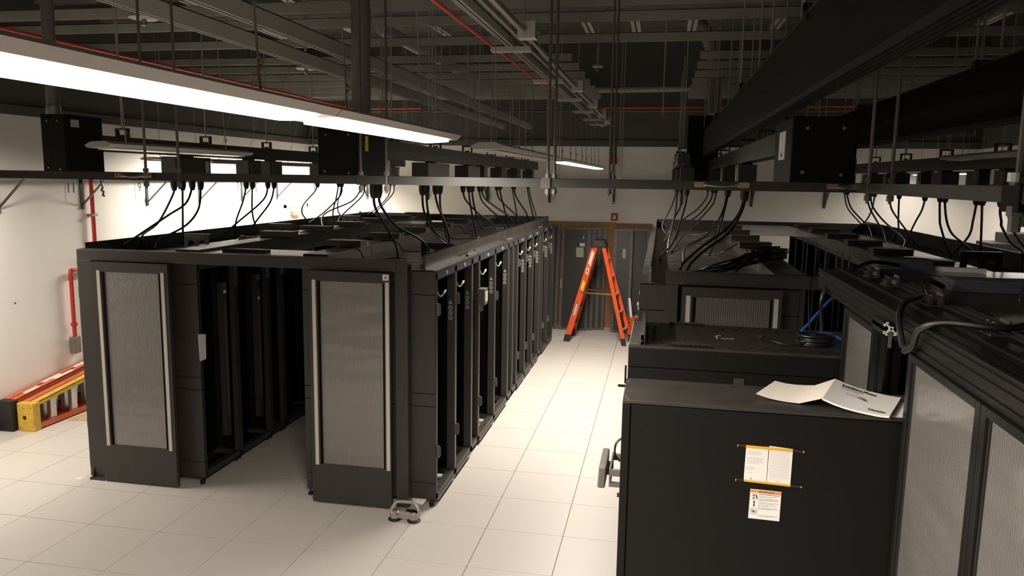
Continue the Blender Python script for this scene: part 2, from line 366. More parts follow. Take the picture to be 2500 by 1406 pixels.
# ---------------------------------------------------------------- luminaires
def luminaire(x, y0, y1, lit, label, group, tilt=0.0, z=2.882, gain=1.0, spread=158, cool=False):
    t = thing('pendant_lamp', label, 'lamp', (x, (y0+y1)/2, z), group)
    L = y1-y0; h = L/2
    prof = [(-0.090, 0.020), (-0.072, 0.003), (0.072, 0.003), (0.090, 0.020), (0.045, 0.038), (-0.045, 0.038)]
    off = Vector(t.location)
    bb = B().prism([(off.x+u, off.z+v) for u, v in prof], 'y', off.y-h+0.003, off.y+h-0.003)
    part('housing', bb, 'fixture', t)
    c = 0.024; e = 0.053
    ol = [(-e+c, -h+0.045), (e-c, -h+0.045), (e, -h+0.045+c), (e, h-0.045-c), (e-c, h-0.045), (-e+c, h-0.045), (-e, h-0.045-c), (-e, -h+0.045+c)]
    part('lens', B().prism([(off.x+u, off.y+v) for u, v in ol], 'z', off.z-0.006, off.z+0.006), 'lens' if lit else 'lens_off', t)
    for yy in (-h+0.25, h-0.25):
        part('hanger_hook', B().tube([(off.x, off.y+yy, off.z+0.032), (off.x, off.y+yy, off.z+0.09), (off.x+0.012, off.y+yy, off.z+0.105), (off.x, off.y+yy, off.z+0.12)], 0.004, 6, 3), 'brass', t, True)
        part('suspension_cable', B().cyl((off.x, off.y+yy, off.z+0.06), (off.x, off.y+yy, 3.489 if abs(x-0.336) < 0.1 else ZC-0.01), 0.003, 6), 'steel_paint', t, True)
    if lit:
        ld_ = bpy.data.lights.new('lamp_light', 'AREA'); ld_.shape = 'RECTANGLE'; ld_.size = 0.12; ld_.size_y = L-0.12
        ld_.energy = LAMP_WATT*gain; ld_.color = (0.80, 0.90, 1.0) if cool else LENS_COL; ld_.spread = math.radians(spread)
        lo = bpy.data.objects.new('lamp_light', ld_); COL.objects.link(lo); lo.parent = t; lo.location = (0, 0, -0.008)
    t.rotation_euler = (0, tilt, 0)
    return t
SEC = 1.22
lx = 0.336
for k in range(3):
    y1 = -2.43-k*SEC
    luminaire(lx, y1-SEC, y1, True, 'lit long pendant lamp over the middle aisle, %s' % ['whose end shows right of the splice', 'running off the left edge of the photo', 'first one behind the camera', 'second one behind the camera'][k], 'lit pendant lamps of the near run', -0.05, gain=1.35, spread=164)
for k in range(4):
    y0 = 1.29+k*1.16
    luminaire(lx, y0, y0+1.16, True, 'small lit pendant lamp in the far run, %s section' % ['first', 'second', 'third', 'last'][k], 'lit pendant lamps of the far run', -0.03)
for k in range(2):
    y0 = -1.58+k*SEC
    luminaire(lx, y0, y0+SEC, False, 'unlit pendant lamp between the near and the far lit runs, %s' % ['its near half', 'its far half'][k], 'unlit pendant lamps over the middle aisle', -0.02)
luminaire(-2.0, -1.56, 0.05, False, 'unlit pendant lamp over the left pod in front of the busway', None, -0.05, 2.875)
for k in range(2):
    luminaire(3.55, -1.1+k*SEC, -1.1+(k+1)*SEC, False, 'unlit pendant lamp over the right pod, %s' % ['at the right edge of the photo', 'farther section'][k], 'unlit pendant lamps over the right pod', 0.0, 2.93)
for k, (y0, lit) in enumerate(((-0.88, True), (2.45, False), (3.67, True), (4.89, True), (6.11, True), (7.33, True))):
    luminaire(-4.62, y0, y0+SEC, lit, ('lit' if lit else 'unlit')+' pendant lamp along the left wall behind the busway, %s from the camera' % ORD[k], 'pendant lamps by the left wall', 0.30 if k != 1 else 0.0, 2.875, gain=1.55 if k == 0 else 1.25, spread=172)
for k in range(4):
    luminaire(5.35, 3.4+k*SEC, 3.4+(k+1)*SEC, True, 'lit pendant lamp along the right wall beyond the right pod, %s from the camera' % ORD[k], 'pendant lamps by the right wall', 0.0, 2.88, gain=0.22)
# ---------------------------------------------------------------- busways
def busway(name, x, y0, y1, zb, zt, label, w=0.115):
    t = thing(name, label, 'busway', (x, (y0+y1)/2, zb))
    h = zt-zb
    pr = [(x-w/2, zt), (x-w/2, zb), (x-0.028, zb), (x-0.028, zb+0.018), (x+0.028, zb+0.018), (x+0.028, zb), (x+w/2, zb), (x+w/2, zt)]
    part('track', B().prism(pr, 'y', y0, y1), 'rail_black', t)
    part('side_rib', B().box(x-w/2-0.005, y0, zb+h*0.45, x-w/2, y1, zb+h*0.55).box(x+w/2, y0, zb+h*0.45, x+w/2+0.005, y1, zb+h*0.55), 'rail_black', t)
    n = int((y1-y0)/1.2)
    for k in range(n+1):
        y = y0+0.4+k*1.2
        if y > y1-0.1: break
        b = B().box(x-0.055, y-0.02, zt, x-0.043, y+0.02, zt+0.07).box(x+0.043, y-0.02, zt, x+0.055, y+0.02, zt+0.07).box(x-0.055, y-0.02, zt+0.06, x+0.055, y+0.02, zt+0.075).box(x-0.02, y-0.015, zt, x+0.02, y+0.015, zt+0.02)
        part('hanger', b, 'rail_black', t)
        part('hanger_rod', B().cyl((x, y, zt+0.06), (x, y, ZS), 0.0065, 7), 'steel_paint', t, True)
    return t
busway('busway', -3.2, -0.18, 7.3, 2.895, 3.022, 'black power busway over the outer row of the left pod')
busway('busway', -0.85, -0.14, 7.2, 2.87, 3.0, 'black power busway over the aisle-side row of the left pod')
busway('busway', 1.95, -1.45, 5.9, 2.89, 3.02, 'black power busway over the left row of the right pod')
busway('busway', 1.45, 2.3, 5.9, 2.89, 3.0, 'short black busway left of the tall feed box over the right pod')
busway('busway', 3.8, -0.6, 6.6, 2.86, 2.98, 'black power busway over the far row of the right pod')
def feed_box(x0, x1, y0, y1, z0, z1, label, mark=None, bolts=True):
    t = thing('feed_box', label, 'feed box', ((x0+x1)/2, (y0+y1)/2, z0), 'busway end feed boxes')
    part('body', B().box(x0, y0, z0, x1, y1, z1), 'black_deep', t, bevel=0.004)
    part('lid', B().box(x0+0.01, y0-0.004, z0+0.02, x1-0.01, y0, z1-0.02), 'black_deep', t)
    if bolts:
        for (x, z) in ((x0+0.05, z0+0.06), (x1-0.06, z0+0.05), (x0+0.06, z1-0.05), (x1-0.06, z1-0.05)):
            part('bolt', B().cyl((x, y0-0.004, z), (x, y0-0.012, z), 0.008, 8), 'zinc', t, True)
    return t
fb1 = feed_box(-3.27, -3.06, -0.57, -0.19, 2.70, 3.15, 'large black feed box at the near end of the outer left busway')
part('label_plate', B().box(-3.06, -0.52, 3.06, -3.056, -0.44, 3.115), 'fixture', fb1)
fb2 = feed_box(-1.0, -0.72, -0.75, -0.22, 2.70, 3.05, 'black feed box behind the end of the lit lamp')
part('warning_label', B().box(-0.72, -0.62, 2.90, -0.717, -0.57, 3.0), 'yellow_label', fb2)
fb3 = feed_box(1.585, 2.02, 5.95, 6.45, 2.60, 3.66, 'tall black feed box behind the far end of the long dark duct', bolts=False)
fb4 = feed_box(1.80, 2.07, -1.98, -1.46, 2.72, 3.02, 'bolted black feed box with a white side label right of the long dark duct')
part('side_label', B().box(1.797, -1.80, 2.84, 1.80, -1.62, 2.97), 'paper', fb4)
part('side_label', B().cyl((1.797, -1.72, 2.862), (1.795, -1.72, 2.862), 0.010, 12), 'ink', fb4)
for (x, r, y, zt, zb, lab) in ((-0.80, 0.066, -0.48, 4.6, 3.04, 'thick dark flexible conduit dropping into the feed box behind the lit lamp'), (1.94, 0.10, 6.2, 4.9, 3.64, 'thick grey duct dropping into the tall far feed box'), (-3.24, 0.045, -0.47, 4.9, 3.145, 'conduit with shiny coupling dropping into the left feed box')):
    t = thing('feed_conduit', lab, 'conduit', (x, y, zb), 'feed conduits')
    part('pipe', B().tube([(x, y, zb), (x, y, zb+0.5), (x, y, zt-0.7), (x-0.05, y-0.06, zt-0.35), (x-0.22, y-0.3, zt-0.05), (x-0.5, y-0.7, zt+0.05)], r, 14, 6), 'pipe_dark', t, True)
    part('coupling', B().cyl((x, y, zb), (x, y, zb+0.07), r*1.2, 14), 'chrome', t, True)
# big ducts on the right, above the camera
def duct(x, w, zb, zt, y0, y1, label):
    t = thing('cable_duct', label, 'duct', (x+w/2, (y0+y1)/2, zb), 'large black ducts overhead')
    n = 5; pr = [(x, zt), (x, zb+0.02)]
    for k in range(n):
        u = x+w*k/n; v = x+w*(k+1)/n
        pr += [(u+0.003, zb+0.012), (u+0.007, zb), (v-0.007, zb), (v-0.003, zb+0.012)]
    pr += [(x+w, zb+0.02), (x+w, zt)]
    part('body', B().prism(pr, 'y', y0, y1), 'black_deep', t)
    part('edge_flange', B().box(x-0.006, y0, zt-0.008, x+w+0.006, y1, zt), 'rail_black', t)
    part('end_rim', B().box(x-0.004, y1-0.012, zb, x, y1+0.002, zt), 'black_edge', t)  # lighter tone paints the highlight on the rim
    for y in (y1-0.15, y1-2.6, y1-5.2, y1-7.8):
        part('hanger', B().box(x-0.02, y-0.02, zt, x+w+0.02, y+0.02, zt+0.03).box(x-0.02, y-0.02, zt-0.03, x-0.008, y+0.02, zt+0.03), 'rail_black', t)
        for u in (x-0.014, x+w+0.014):
            part('hanger_rod', B().cyl((u, y, zt), (u, y, 4.9), 0.007, 7), 'steel_paint', t, True)
    return t
duct(1.795, 0.095, 3.08, 3.415, -7.5, 5.6, 'long black fluted duct passing overhead in the upper right corner')
duct(2.93, 0.095, 3.05, 3.385, -7.5, 4.4, 'second black duct behind and below the first, at the right edge')
# ---------------------------------------------------------------- tap boxes and drop cords
CORD_L = [[(-3.2,0.882,2.618),(-3.228,0.898,2.534),(-3.433,0.949,2.266),(-3.624,0.972,2.139),(-3.68,0.995,2.013)],[(-3.2,1.165,2.604),(-3.197,1.047,2.45),(-3.333,0.959,2.334),(-3.582,0.798,2.125),(-3.68,0.733,2.043)],[(-3.2,1.011,2.617),(-3.342,1.204,2.347),(-3.507,1.428,2.01)],[(-3.2,1.303,2.603),(-3.17,1.207,2.395),(-3.265,1.133,2.233),(-3.499,1.071,2.096),(-3.542,1.031,2.01)],[(-3.2,2.15,2.617),(-3.34,2.32,2.442),(-3.562,2.536,2.206),(-3.68,2.688,2.031)],[(-3.2,2.279,2.617),(-3.406,2.621,2.291),(-3.458,2.812,2.097),(-3.396,2.898,2.01)],[(-3.2,2.621,2.596),(-3.209,2.516,2.439),(-3.437,2.349,2.191),(-3.602,2.225,2.01)],[(-3.2,2.764,2.59),(-3.205,2.666,2.407),(-3.336,2.535,2.165),(-3.352,2.449,2.01)],[(-3.2,3.924,2.615),(-3.306,4.058,2.512),(-3.579,4.283,2.33),(-3.677,4.431,2.207),(-3.68,4.565,2.094),(-3.68,4.585,1.9999999999999998)],[(-3.2,4.6,2.608),(-3.268,4.655,2.4),(-3.335,4.7,2.224),(-3.364,4.755,2.01)],[(-3.2,4.718,2.596),(-3.219,4.686,2.446),(-3.443,4.636,2.212),(-3.68,4.601,2.046)],[(-3.2,4.673,2.533),(-3.485,5.208,2.328),(-3.634,5.559,2.183),(-3.68,5.76,2.097),(-3.68,5.78,1.9999999999999998)],[(-3.2,5.448,2.591),(-3.15,5.194,2.468),(-3.176,4.952,2.353),(-3.392,4.673,2.223),(-3.398,4.468,2.135),(-3.232,4.153,2.01)],[(-3.2,5.561,2.553),(-3.158,5.338,2.422),(-3.254,4.973,2.215),(-3.279,4.781,2.111),(-3.201,4.583,2.01)],[(-3.2,6.7,2.542),(-3.261,6.745,2.39),(-3.473,6.8,2.196),(-3.68,6.838,2.061),(-3.68,6.858,1.9999999999999998)],[(-3.2,6.881,2.568),(-3.236,6.918,2.436),(-3.458,6.977,2.221),(-3.68,7.026,2.038)]]
CORD_R = [[(-0.85,-0.139,2.607),(-0.925,0.095,2.485),(-0.95,0.422,2.3),(-0.962,0.66,2.153),(-1.017,0.875,2.01)],[(-0.85,-0.038,2.605),(-0.933,0.25,2.489),(-0.948,0.624,2.323),(-0.837,0.887,2.2),(-0.812,1.061,2.112),(-0.845,1.249,2.01)],[(-0.85,1.048,2.59),(-0.946,1.376,2.453),(-1.005,1.666,2.322),(-1.021,1.898,2.211),(-0.995,2.178,2.07),(-0.933,2.294,2.01)],[(-0.85,1.17,2.588),(-0.942,1.516,2.406),(-0.988,1.847,2.215),(-0.93,2.047,2.094),(-0.814,2.185,2.01)],[(-0.85,1.455,2.56),(-0.841,1.5,2.467),(-0.821,1.534,2.394),(-0.774,1.617,2.215),(-0.778,1.675,2.087),(-0.82,1.708,2.01)],[(-0.85,1.606,2.554),(-0.929,1.89,2.436),(-1.0,2.226,2.286),(-1.039,2.456,2.176),(-1.107,2.782,2.01)],[(-0.85,2.487,2.588),(-0.9,2.763,2.502),(-0.906,3.023,2.417),(-0.881,3.314,2.316),(-0.81,3.613,2.207),(-0.797,3.912,2.091),(-0.809,4.111,2.01)],[(-0.85,2.749,2.553),(-0.861,2.893,2.38),(-0.858,3.083,2.141),(-0.862,3.184,2.01)],[(-0.85,2.9,2.551),(-0.871,3.089,2.396),(-0.869,3.308,2.21),(-0.838,3.414,2.116),(-0.813,3.532,2.01)],[(-0.85,3.237,2.583),(-0.937,3.761,2.445),(-0.928,4.243,2.308),(-0.894,4.633,2.188),(-0.915,5.167,2.01)],[(-0.85,3.362,2.581),(-0.907,3.784,2.478),(-0.873,4.251,2.357),(-0.797,4.739,2.219),(-0.805,5.406,2.01)],[(-0.85,4.219,2.575),(-0.9,4.645,2.447),(-0.841,5.225,2.26),(-0.781,5.593,2.132),(-0.788,5.922,2.01)],[(-0.85,4.426,2.556),(-0.861,4.706,2.364),(-0.866,4.97,2.172),(-0.874,5.185,2.01)],[(-0.85,5.311,2.555),(-0.829,5.341,2.406),(-0.792,5.386,2.178),(-0.777,5.419,2.01)],[(-0.85,5.437,2.553),(-0.861,5.735,2.422),(-0.807,6.188,2.21),(-0.807,6.585,2.01)],[(-0.85,6.548,2.551),(-0.824,6.607,2.372),(-0.767,6.703,2.077),(-0.763,6.725,2.01)],[(-0.85,6.687,2.55),(-0.787,6.631,2.343),(-0.669,6.552,2.058),(-0.653,6.539,2.01)]]
CORD_P = [[(1.443,5.5,2.548),(1.384,5.431,2.354),(1.295,5.365,2.172),(1.277,5.335,2.088),(1.322,5.302,2.0)],[(1.455,5.2,2.542),(1.423,4.258,2.315),(1.352,3.081,2.093),(1.338,2.414,2.0)],[(1.487,4.4,2.516),(1.48,4.276,2.397),(1.399,4.112,2.24),(1.319,3.849,2.0)],[(1.515,3.0,2.531),(1.474,2.664,2.385),(1.376,2.02,2.138),(1.271,1.73,2.038),(1.262,1.609,2.0)],[(1.95,6.771,2.55),(1.905,6.323,2.469),(1.748,5.52,2.336),(1.551,4.794,2.233),(1.387,4.006,2.14),(1.3,3.079,2.06)],[(1.95,5.661,2.543),(1.893,5.275,2.443),(1.736,4.667,2.299),(1.615,4.362,2.232),(1.484,3.936,2.147),(1.43,3.429,2.06)],[(1.95,4.978,2.545),(1.894,4.504,2.445),(1.76,3.917,2.333),(1.677,3.578,2.275),(1.492,2.765,2.156),(1.366,1.862,2.06)],[(1.95,1.406,2.569),(1.896,1.209,2.459),(1.779,0.982,2.338),(1.588,0.743,2.216),(1.445,0.516,2.109),(1.41,0.403,2.06)],[(1.95,1.272,2.572),(1.907,1.12,2.473),(1.803,0.882,2.325),(1.616,0.674,2.2),(1.504,0.517,2.111),(1.466,0.421,2.06)],[(1.95,2.999,2.592),(1.882,2.59,2.411),(1.802,2.108,2.219),(1.725,1.763,2.096),(1.702,1.654,2.06)],[(1.95,3.158,2.589),(1.857,2.518,2.401),(1.69,1.851,2.234),(1.483,1.437,2.143),(1.449,0.957,2.06)]]
CORD_Q = [[(3.8,6.065,2.547),(3.936,6.447,2.363),(4.19,6.842,2.163),(4.3,7.008,2.075),(4.3,7.028,2.0100000000000002)],[(3.8,5.918,2.55),(3.843,5.815,2.383),(3.979,5.709,2.217),(4.041,5.657,2.137),(4.068,5.582,2.02)],[(3.8,4.863,2.561),(3.821,4.769,2.421),(3.888,4.665,2.269),(3.942,4.581,2.149),(3.959,4.49,2.02)],[(3.8,4.688,2.565),(3.789,4.492,2.44),(3.856,4.242,2.29),(3.97,3.993,2.15),(3.99,3.872,2.084),(3.94,3.755,2.02)],[(3.8,4.513,2.579),(4.041,5.56,2.375),(4.178,6.391,2.186),(4.187,7.038,2.02)],[(3.8,3.861,2.565),(3.87,4.017,2.44),(4.014,4.192,2.297),(4.128,4.318,2.191),(4.3,4.513,2.021)],[(3.8,3.524,2.581),(3.993,4.168,2.303),(4.073,4.421,2.183),(4.114,4.743,2.02)],[(3.8,2.677,2.582),(3.988,3.358,2.449),(4.128,3.979,2.311),(4.3,4.725,2.124),(4.3,4.745,2.0100000000000002)],[(3.8,2.253,2.561),(3.863,2.4,2.391),(3.886,2.441,2.342),(3.992,2.582,2.173),(4.104,2.705,2.02)],[(3.8,2.12,2.565),(3.871,2.244,2.399),(3.956,2.333,2.277),(4.074,2.396,2.19),(4.3,2.513,2.027)],[(3.8,1.401,2.586),(4.002,1.991,2.416),(4.163,2.498,2.248),(4.25,3.102,2.02)],[(3.8,1.285,2.59),(3.97,1.714,2.429),(4.3,2.551,2.062),(4.3,2.571,2.0100000000000002)],[(3.8,0.933,2.541),(3.885,1.109,2.458),(3.937,1.219,2.405),(4.128,1.498,2.264),(4.3,1.682,2.166),(4.3,1.702,2.0100000000000002)],[(3.8,0.801,2.558),(3.892,0.982,2.465),(3.945,1.079,2.414),(4.18,1.382,2.244),(4.3,1.505,2.173),(4.3,1.525,2.0100000000000002)]]
def drops(cords, zb, where, r):
    starts = sorted(set((round(c[0][0], 2), c[0][1]) for c in cords), key=lambda q: q[1])
    groups = []
    for q in starts:
        if groups and q[1]-groups[-1][-1][1] < 0.32 and abs(q[0]-groups[-1][-1][0]) < 0.1: groups[-1].append(q)
        else: groups.append([q])
    for k, gq in enumerate(groups):
        x = sum(q[0] for q in gq)/len(gq); y0 = min(q[1] for q in gq)-0.07; y1 = max(q[1] for q in gq)+0.07
        zl = 2.69
        t = thing('tap_off_box', 'black tap box, %s from the camera, on the busway over %s' % (ORD[k], where), 'tap box', (x, (y0+y1)/2, zl), 'busway tap boxes')
        part('body', B().box(x-0.075, y0, zl+0.02, x+0.075, y1, zb-0.012), 'black', t, bevel=0.004)
        part('neck', B().box(x-0.045, (y0+y1)/2-0.05, zb-0.012, x+0.045, (y0+y1)/2+0.05, zb+0.02), 'black', t)
        part('base_flange', B().box(x-0.085, y0-0.02, zl, x+0.085, y1+0.02, zl+0.02), 'black', t)
        sx = 0.075 if x < 1.25 else -0.075
        part('breaker_window', B().box(x+sx-0.002, y0+0.03, zl+0.08, x+sx+0.002, y0+0.08, zl+0.15), 'bezel', t)
        if k % 3 == 0: part('paper_label', B().box(x+sx-0.002, y1-0.09, zl+0.05, x+sx+0.002, y1-0.03, zl+0.16), 'paper', t)
    for k, c in enumerate(sorted(cords, key=lambda c: c[0][1])):
        t = thing('power_cord', 'black power cord, %s from the camera, dropping onto %s' % (ORD[k], where), 'cord', c[-1], 'drop cords')
        s = Vector(c[0])
        part('cord', B().tube([(s.x, s.y, 2.66)]+[p for p in c], r, 7, 6), 'cable', t, True)
        part('connector', B().lathe([(0.019, 2.60-0.03), (0.028, 2.60), (0.031, 2.615), (0.031, 2.68), (0.026, 2.695)], (s.x, s.y, 0), 12), 'rubber', t, True)
drops(CORD_L, 2.895, "the left pod's outer row", 0.0105)
drops(CORD_R, 2.87, "the left pod's aisle-side row", 0.0105)
drops(CORD_P, 2.89, "the right pod's near row", 0.0105)
drops(CORD_Q, 2.86, "the right pod's far row", 0.0105)
# ---------------------------------------------------------------- cable runways (ladder rack) near camera height
RZ0, RZ1 = 2.698, 2.736
def runway(a, b_, width, label, rungs=0.30):
    """side rails along a-b, rungs across"""
    a, b_ = Vector(a), Vector(b_); d = (b_-a).normalized(); sd = Vector((-d.y, d.x, 0))*width
    t = thing('cable_runway', label, 'cable runway', ((a.x+b_.x)/2, (a.y+b_.y)/2, RZ0), 'overhead cable runways')
    for o in (Vector((0,0,0)), sd):
        p, q = a+o, b_+o; zc = (RZ0+RZ1)/2
        part('side_rail', B().bar((p.x, p.y, zc), (q.x, q.y, zc), 0.010, RZ1-RZ0), 'rail_black', t)
    n = int((b_-a).length/rungs)
    for k in range(n):
        p = a+d*(rungs*(k+0.5)); q = p+sd
        part('rung', B().bar((p.x, p.y, RZ0+0.012), (q.x, q.y, RZ0+0.012), 0.022, 0.016), 'rail_black', t)
    return t
rw = runway((-5.1, -2.25, 0), (2.02, -2.25, 0), 0.30, 'black cable runway crossing the photo from the left edge to the right duct')
part('splice_clamp', B().box(0.735, -2.265, RZ0-0.004, 0.775, -2.255, RZ1+0.004), 'bezel', rw)
part('splice_clamp', B().box(-0.11, -2.262, RZ0-0.003, -0.06, -2.255, RZ1+0.003), 'rail_black', rw)
runway((2.02, -6.5, 0), (2.02, -1.9, 0), -0.30, 'black cable runway running back toward the camera at the right edge')
runway((XL+0.08, -3.0, 0), (XL+0.08, YB-0.1, 0), -0.30, 'black cable runway on brackets along the left wall')
runway((XL+0.1, YB-0.40, 0), (5.0, YB-0.40, 0), 0.30, 'black cable runway on brackets along the back wall')
def rods(lst, lab, r=0.0065, zt=None, zb=2.68):
    for k, (x, y) in enumerate(lst):
        t = thing('threaded_rod', lab, 'rod', (x, y, zb-0.02), 'threaded rods of the near runways')
        part('rod', B().cyl((x, y, zb-0.02), (x, y, ZS if zt is None else zt), r, 8), 'rod_dark', t, True)
        part('hex_nut', B().cyl((x, y, zb-0.01), (x, y, zb+0.012), r*2.0, 6), 'rod_dark', t)
        part('hex_nut', B().cyl((x, y, RZ1+0.002), (x, y, RZ1+0.02), r*2.0, 6), 'rod_dark', t)
rods([(-1.185, -2.25)], 'dim threaded rod holding the runway near the dull jumper'); rods([(-1.01, -2.25)], 'second dim threaded rod right of the dull jumper')
rods([(-0.092, -2.25)], 'threaded rod holding the crossing runway, left one behind the lamp end'); rods([(0.03, -2.25)], 'threaded rod holding the crossing runway, right one behind the lamp end')
rods([(0.763, -2.25)], 'threaded rod at the runway splice, left one of the pair'); rods([(0.790, -2.24)], 'threaded rod at the runway splice, right one of the pair')
rods([(1.007, -1.95)], 'left rod of the thin pair right of the far lamps', 0.005); rods([(1.026, -1.95)], 'right rod of the thin pair right of the far lamps', 0.005)
rods([(2.02, -3.68)], 'thick threaded rod holding the runway at the right edge', 0.009)
rods([(2.02, -2.42)], 'threaded rod at the runway corner, left one'); rods([(2.10, -2.42)], 'threaded rod at the runway corner, right one')
# clamp block on the right runway
t = thing('clamp_block', 'black clamp block with bright nuts gripping the runway at the right edge', 'clamp', (2.03, -3.64, 2.67))
part('block', B().box(2.008, -3.715, 2.678, 2.052, -3.625, 2.742), 'black_deep', t, bevel=0.004)
part('hex_nut', B().cyl((2.02, -3.68, 2.635), (2.02, -3.68, 2.678), 0.013, 6), 'rod_dark', t)
part('hex_nut', B().cyl((2.045, -3.645, 2.645), (2.045, -3.645, 2.678), 0.012, 6), 'rod_dark', t)
part('white_cap', B().cyl((2.0, -3.70, 2.745), (2.0, -3.70, 2.765), 0.012, 8), 'paper', t)
# bonding jumpers with copper lugs
for k, (x0, x1, lab) in enumerate(((1.38, 1.60, 'bonding jumper with brass lugs on the runway under the black duct'), (1.90, 2.03, 'short bonding jumper with brass lugs at the runway corner'), (-1.34, -1.14, 'dull bonding jumper on the left part of the runway'))):
    y = -2.262
    t = thing('bonding_jumper', lab, 'jumper', ((x0+x1)/2, y, 2.70), 'bonding jumpers')
    part('lead', B().tube([(x0+0.03, y-0.012, 2.722), ((x0+x1)/2, y-0.018, 2.715), (x1-0.03, y-0.012, 2.72)], 0.0045, 7, 5), 'zinc', t, True)
    for a, s in ((x0, 1), (x1, -1)):
        lug = part('lug', B().box(a, y-0.010, 2.710, a+s*0.045, y-0.003, 2.732).cyl((a+s*0.04, y-0.010, 2.721), (a+s*0.065, y-0.010, 2.721), 0.008, 8), 'brass', t)
        for q in (0.012, 0.032): part('bolt', B().cyl((a+s*q, y-0.010, 2.721), (a+s*q, y-0.018, 2.721), 0.006, 6), 'zinc', lug)
# wall brackets
def wall_bracket(p, out, label, group, L=0.40):
    p = Vector(p); out = Vector(out); t = thing('wall_bracket', label, 'bracket', (p.x, p.y, 2.29), group)
    sd = Vector((-out.y, out.x, 0))
    part('upright', B().bar(p+out*0.012+Vector((0,0,2.29)), p+out*0.012+Vector((0,0,RZ0)), 0.042, 0.014, out), 'rail_black', t)
    part('arm', B().bar(p+Vector((0,0,RZ0-0.02)), p+out*L+Vector((0,0,RZ0-0.02)), 0.035, 0.03), 'rail_black', t)
    part('brace', B().bar(p+out*0.02+Vector((0,0,2.34)), p+out*(L-0.03)+Vector((0,0,RZ0-0.03)), 0.034, 0.010, out.cross(sd)), 'rail_black', t)
    q = p+out*0.02+Vector((0,0,2.315)); part('bolt', B().cyl(q, q+out*0.012, 0.010, 8), 'chrome', t, True)
for k in range(6):
    wall_bracket((XL, 1.29+1.193*k, 0), (1, 0, 0), 'black triangular bracket on the left wall, %s from the camera' % ORD[k], 'brackets on the left wall')
for k, x in enumerate([-4.36, -3.14, -1.97, -0.79, 0.395, 1.6, 2.81, 4.03]):
    wall_bracket((x, YB, 0), (0, -1, 0), 'black bracket on the back wall, %s from the left' % ORD[k].replace('nearest', 'first'), 'brackets on the back wall')
# free-hanging rods of the ceiling
lab = 'thin dark threaded rod hanging from the ceiling over the left pod'
random.seed(3)
for k in range(26):
    x = random.uniform(-4.6, -0.3); y = random.choice(beams[3:12]); zb = random.choice([3.02, 3.1, 3.3, 3.62])
    solo('hanger_rod', B().cyl((x, y, zb), (x, y, ZC-0.1), 0.006, 6), 'steel_paint', lab, 'rod', 'ceiling rods over the left pod', smooth=True)
lab = 'thin dark threaded rod hanging from the ceiling over the right pod'
for k in range(22):
    x = random.uniform(1.2, 5.2); y = random.choice(beams[3:12]); zb = random.choice([3.05, 3.1, 3.3])
    solo('hanger_rod', B().cyl((x, y, zb), (x, y, ZC-0.1), 0.006, 6), 'steel_paint', lab, 'rod', 'ceiling rods over the right pod', smooth=True)
for k, x in enumerate([-0.35, -0.31, 0.60, 0.64, -0.98, -0.94]):
    solo('hanger_rod', B().cyl((x, 6.2, 2.735), (x, 6.2, ZC-0.1), 0.006, 6), 'steel_paint', 'thin dark rod of a close pair hanging in front of the back wall', 'rod', 'paired rods before the back wall', smooth=True)
# round detector plates and sprinkler discs
for (x, y, z, r, lab) in ((-2.35, -0.6, 3.80, 0.10, 'round pale ceiling plate above the lit lamp, nearer one'), (-2.35, 1.9, 3.80, 0.10, 'round pale ceiling plate above the lit lamp, farther one'), (0.4, 4.3, 4.12, 0.07, 'small white detector under a strut over the middle aisle'), (4.3, 0.3, 3.80, 0.14, 'round pale plate above the right ducts, nearer one'), (4.3, 3.0, 3.80, 0.14, 'round pale plate above the right ducts, farther one')):
    t = thing('ceiling_plate', lab, 'detector', (x, y, z), 'round ceiling plates')
    part('disc', B().lathe([(0.02, 0.03), (r*0.9, 0.022), (r, 0.0), (r*0.9, -0.006), (0.01, -0.006)], (x, y, z), 24), 'steel_light', t, True)
    part('head', B().lathe([(0.016, -0.05), (0.022, -0.02), (0.016, -0.006)], (x, y, z), 10), 'zinc', t, True)
    part('stem', B().cyl((x, y, z+0.02), (x, y, 4.6), 0.016, 8), 'steel_paint', t, True)
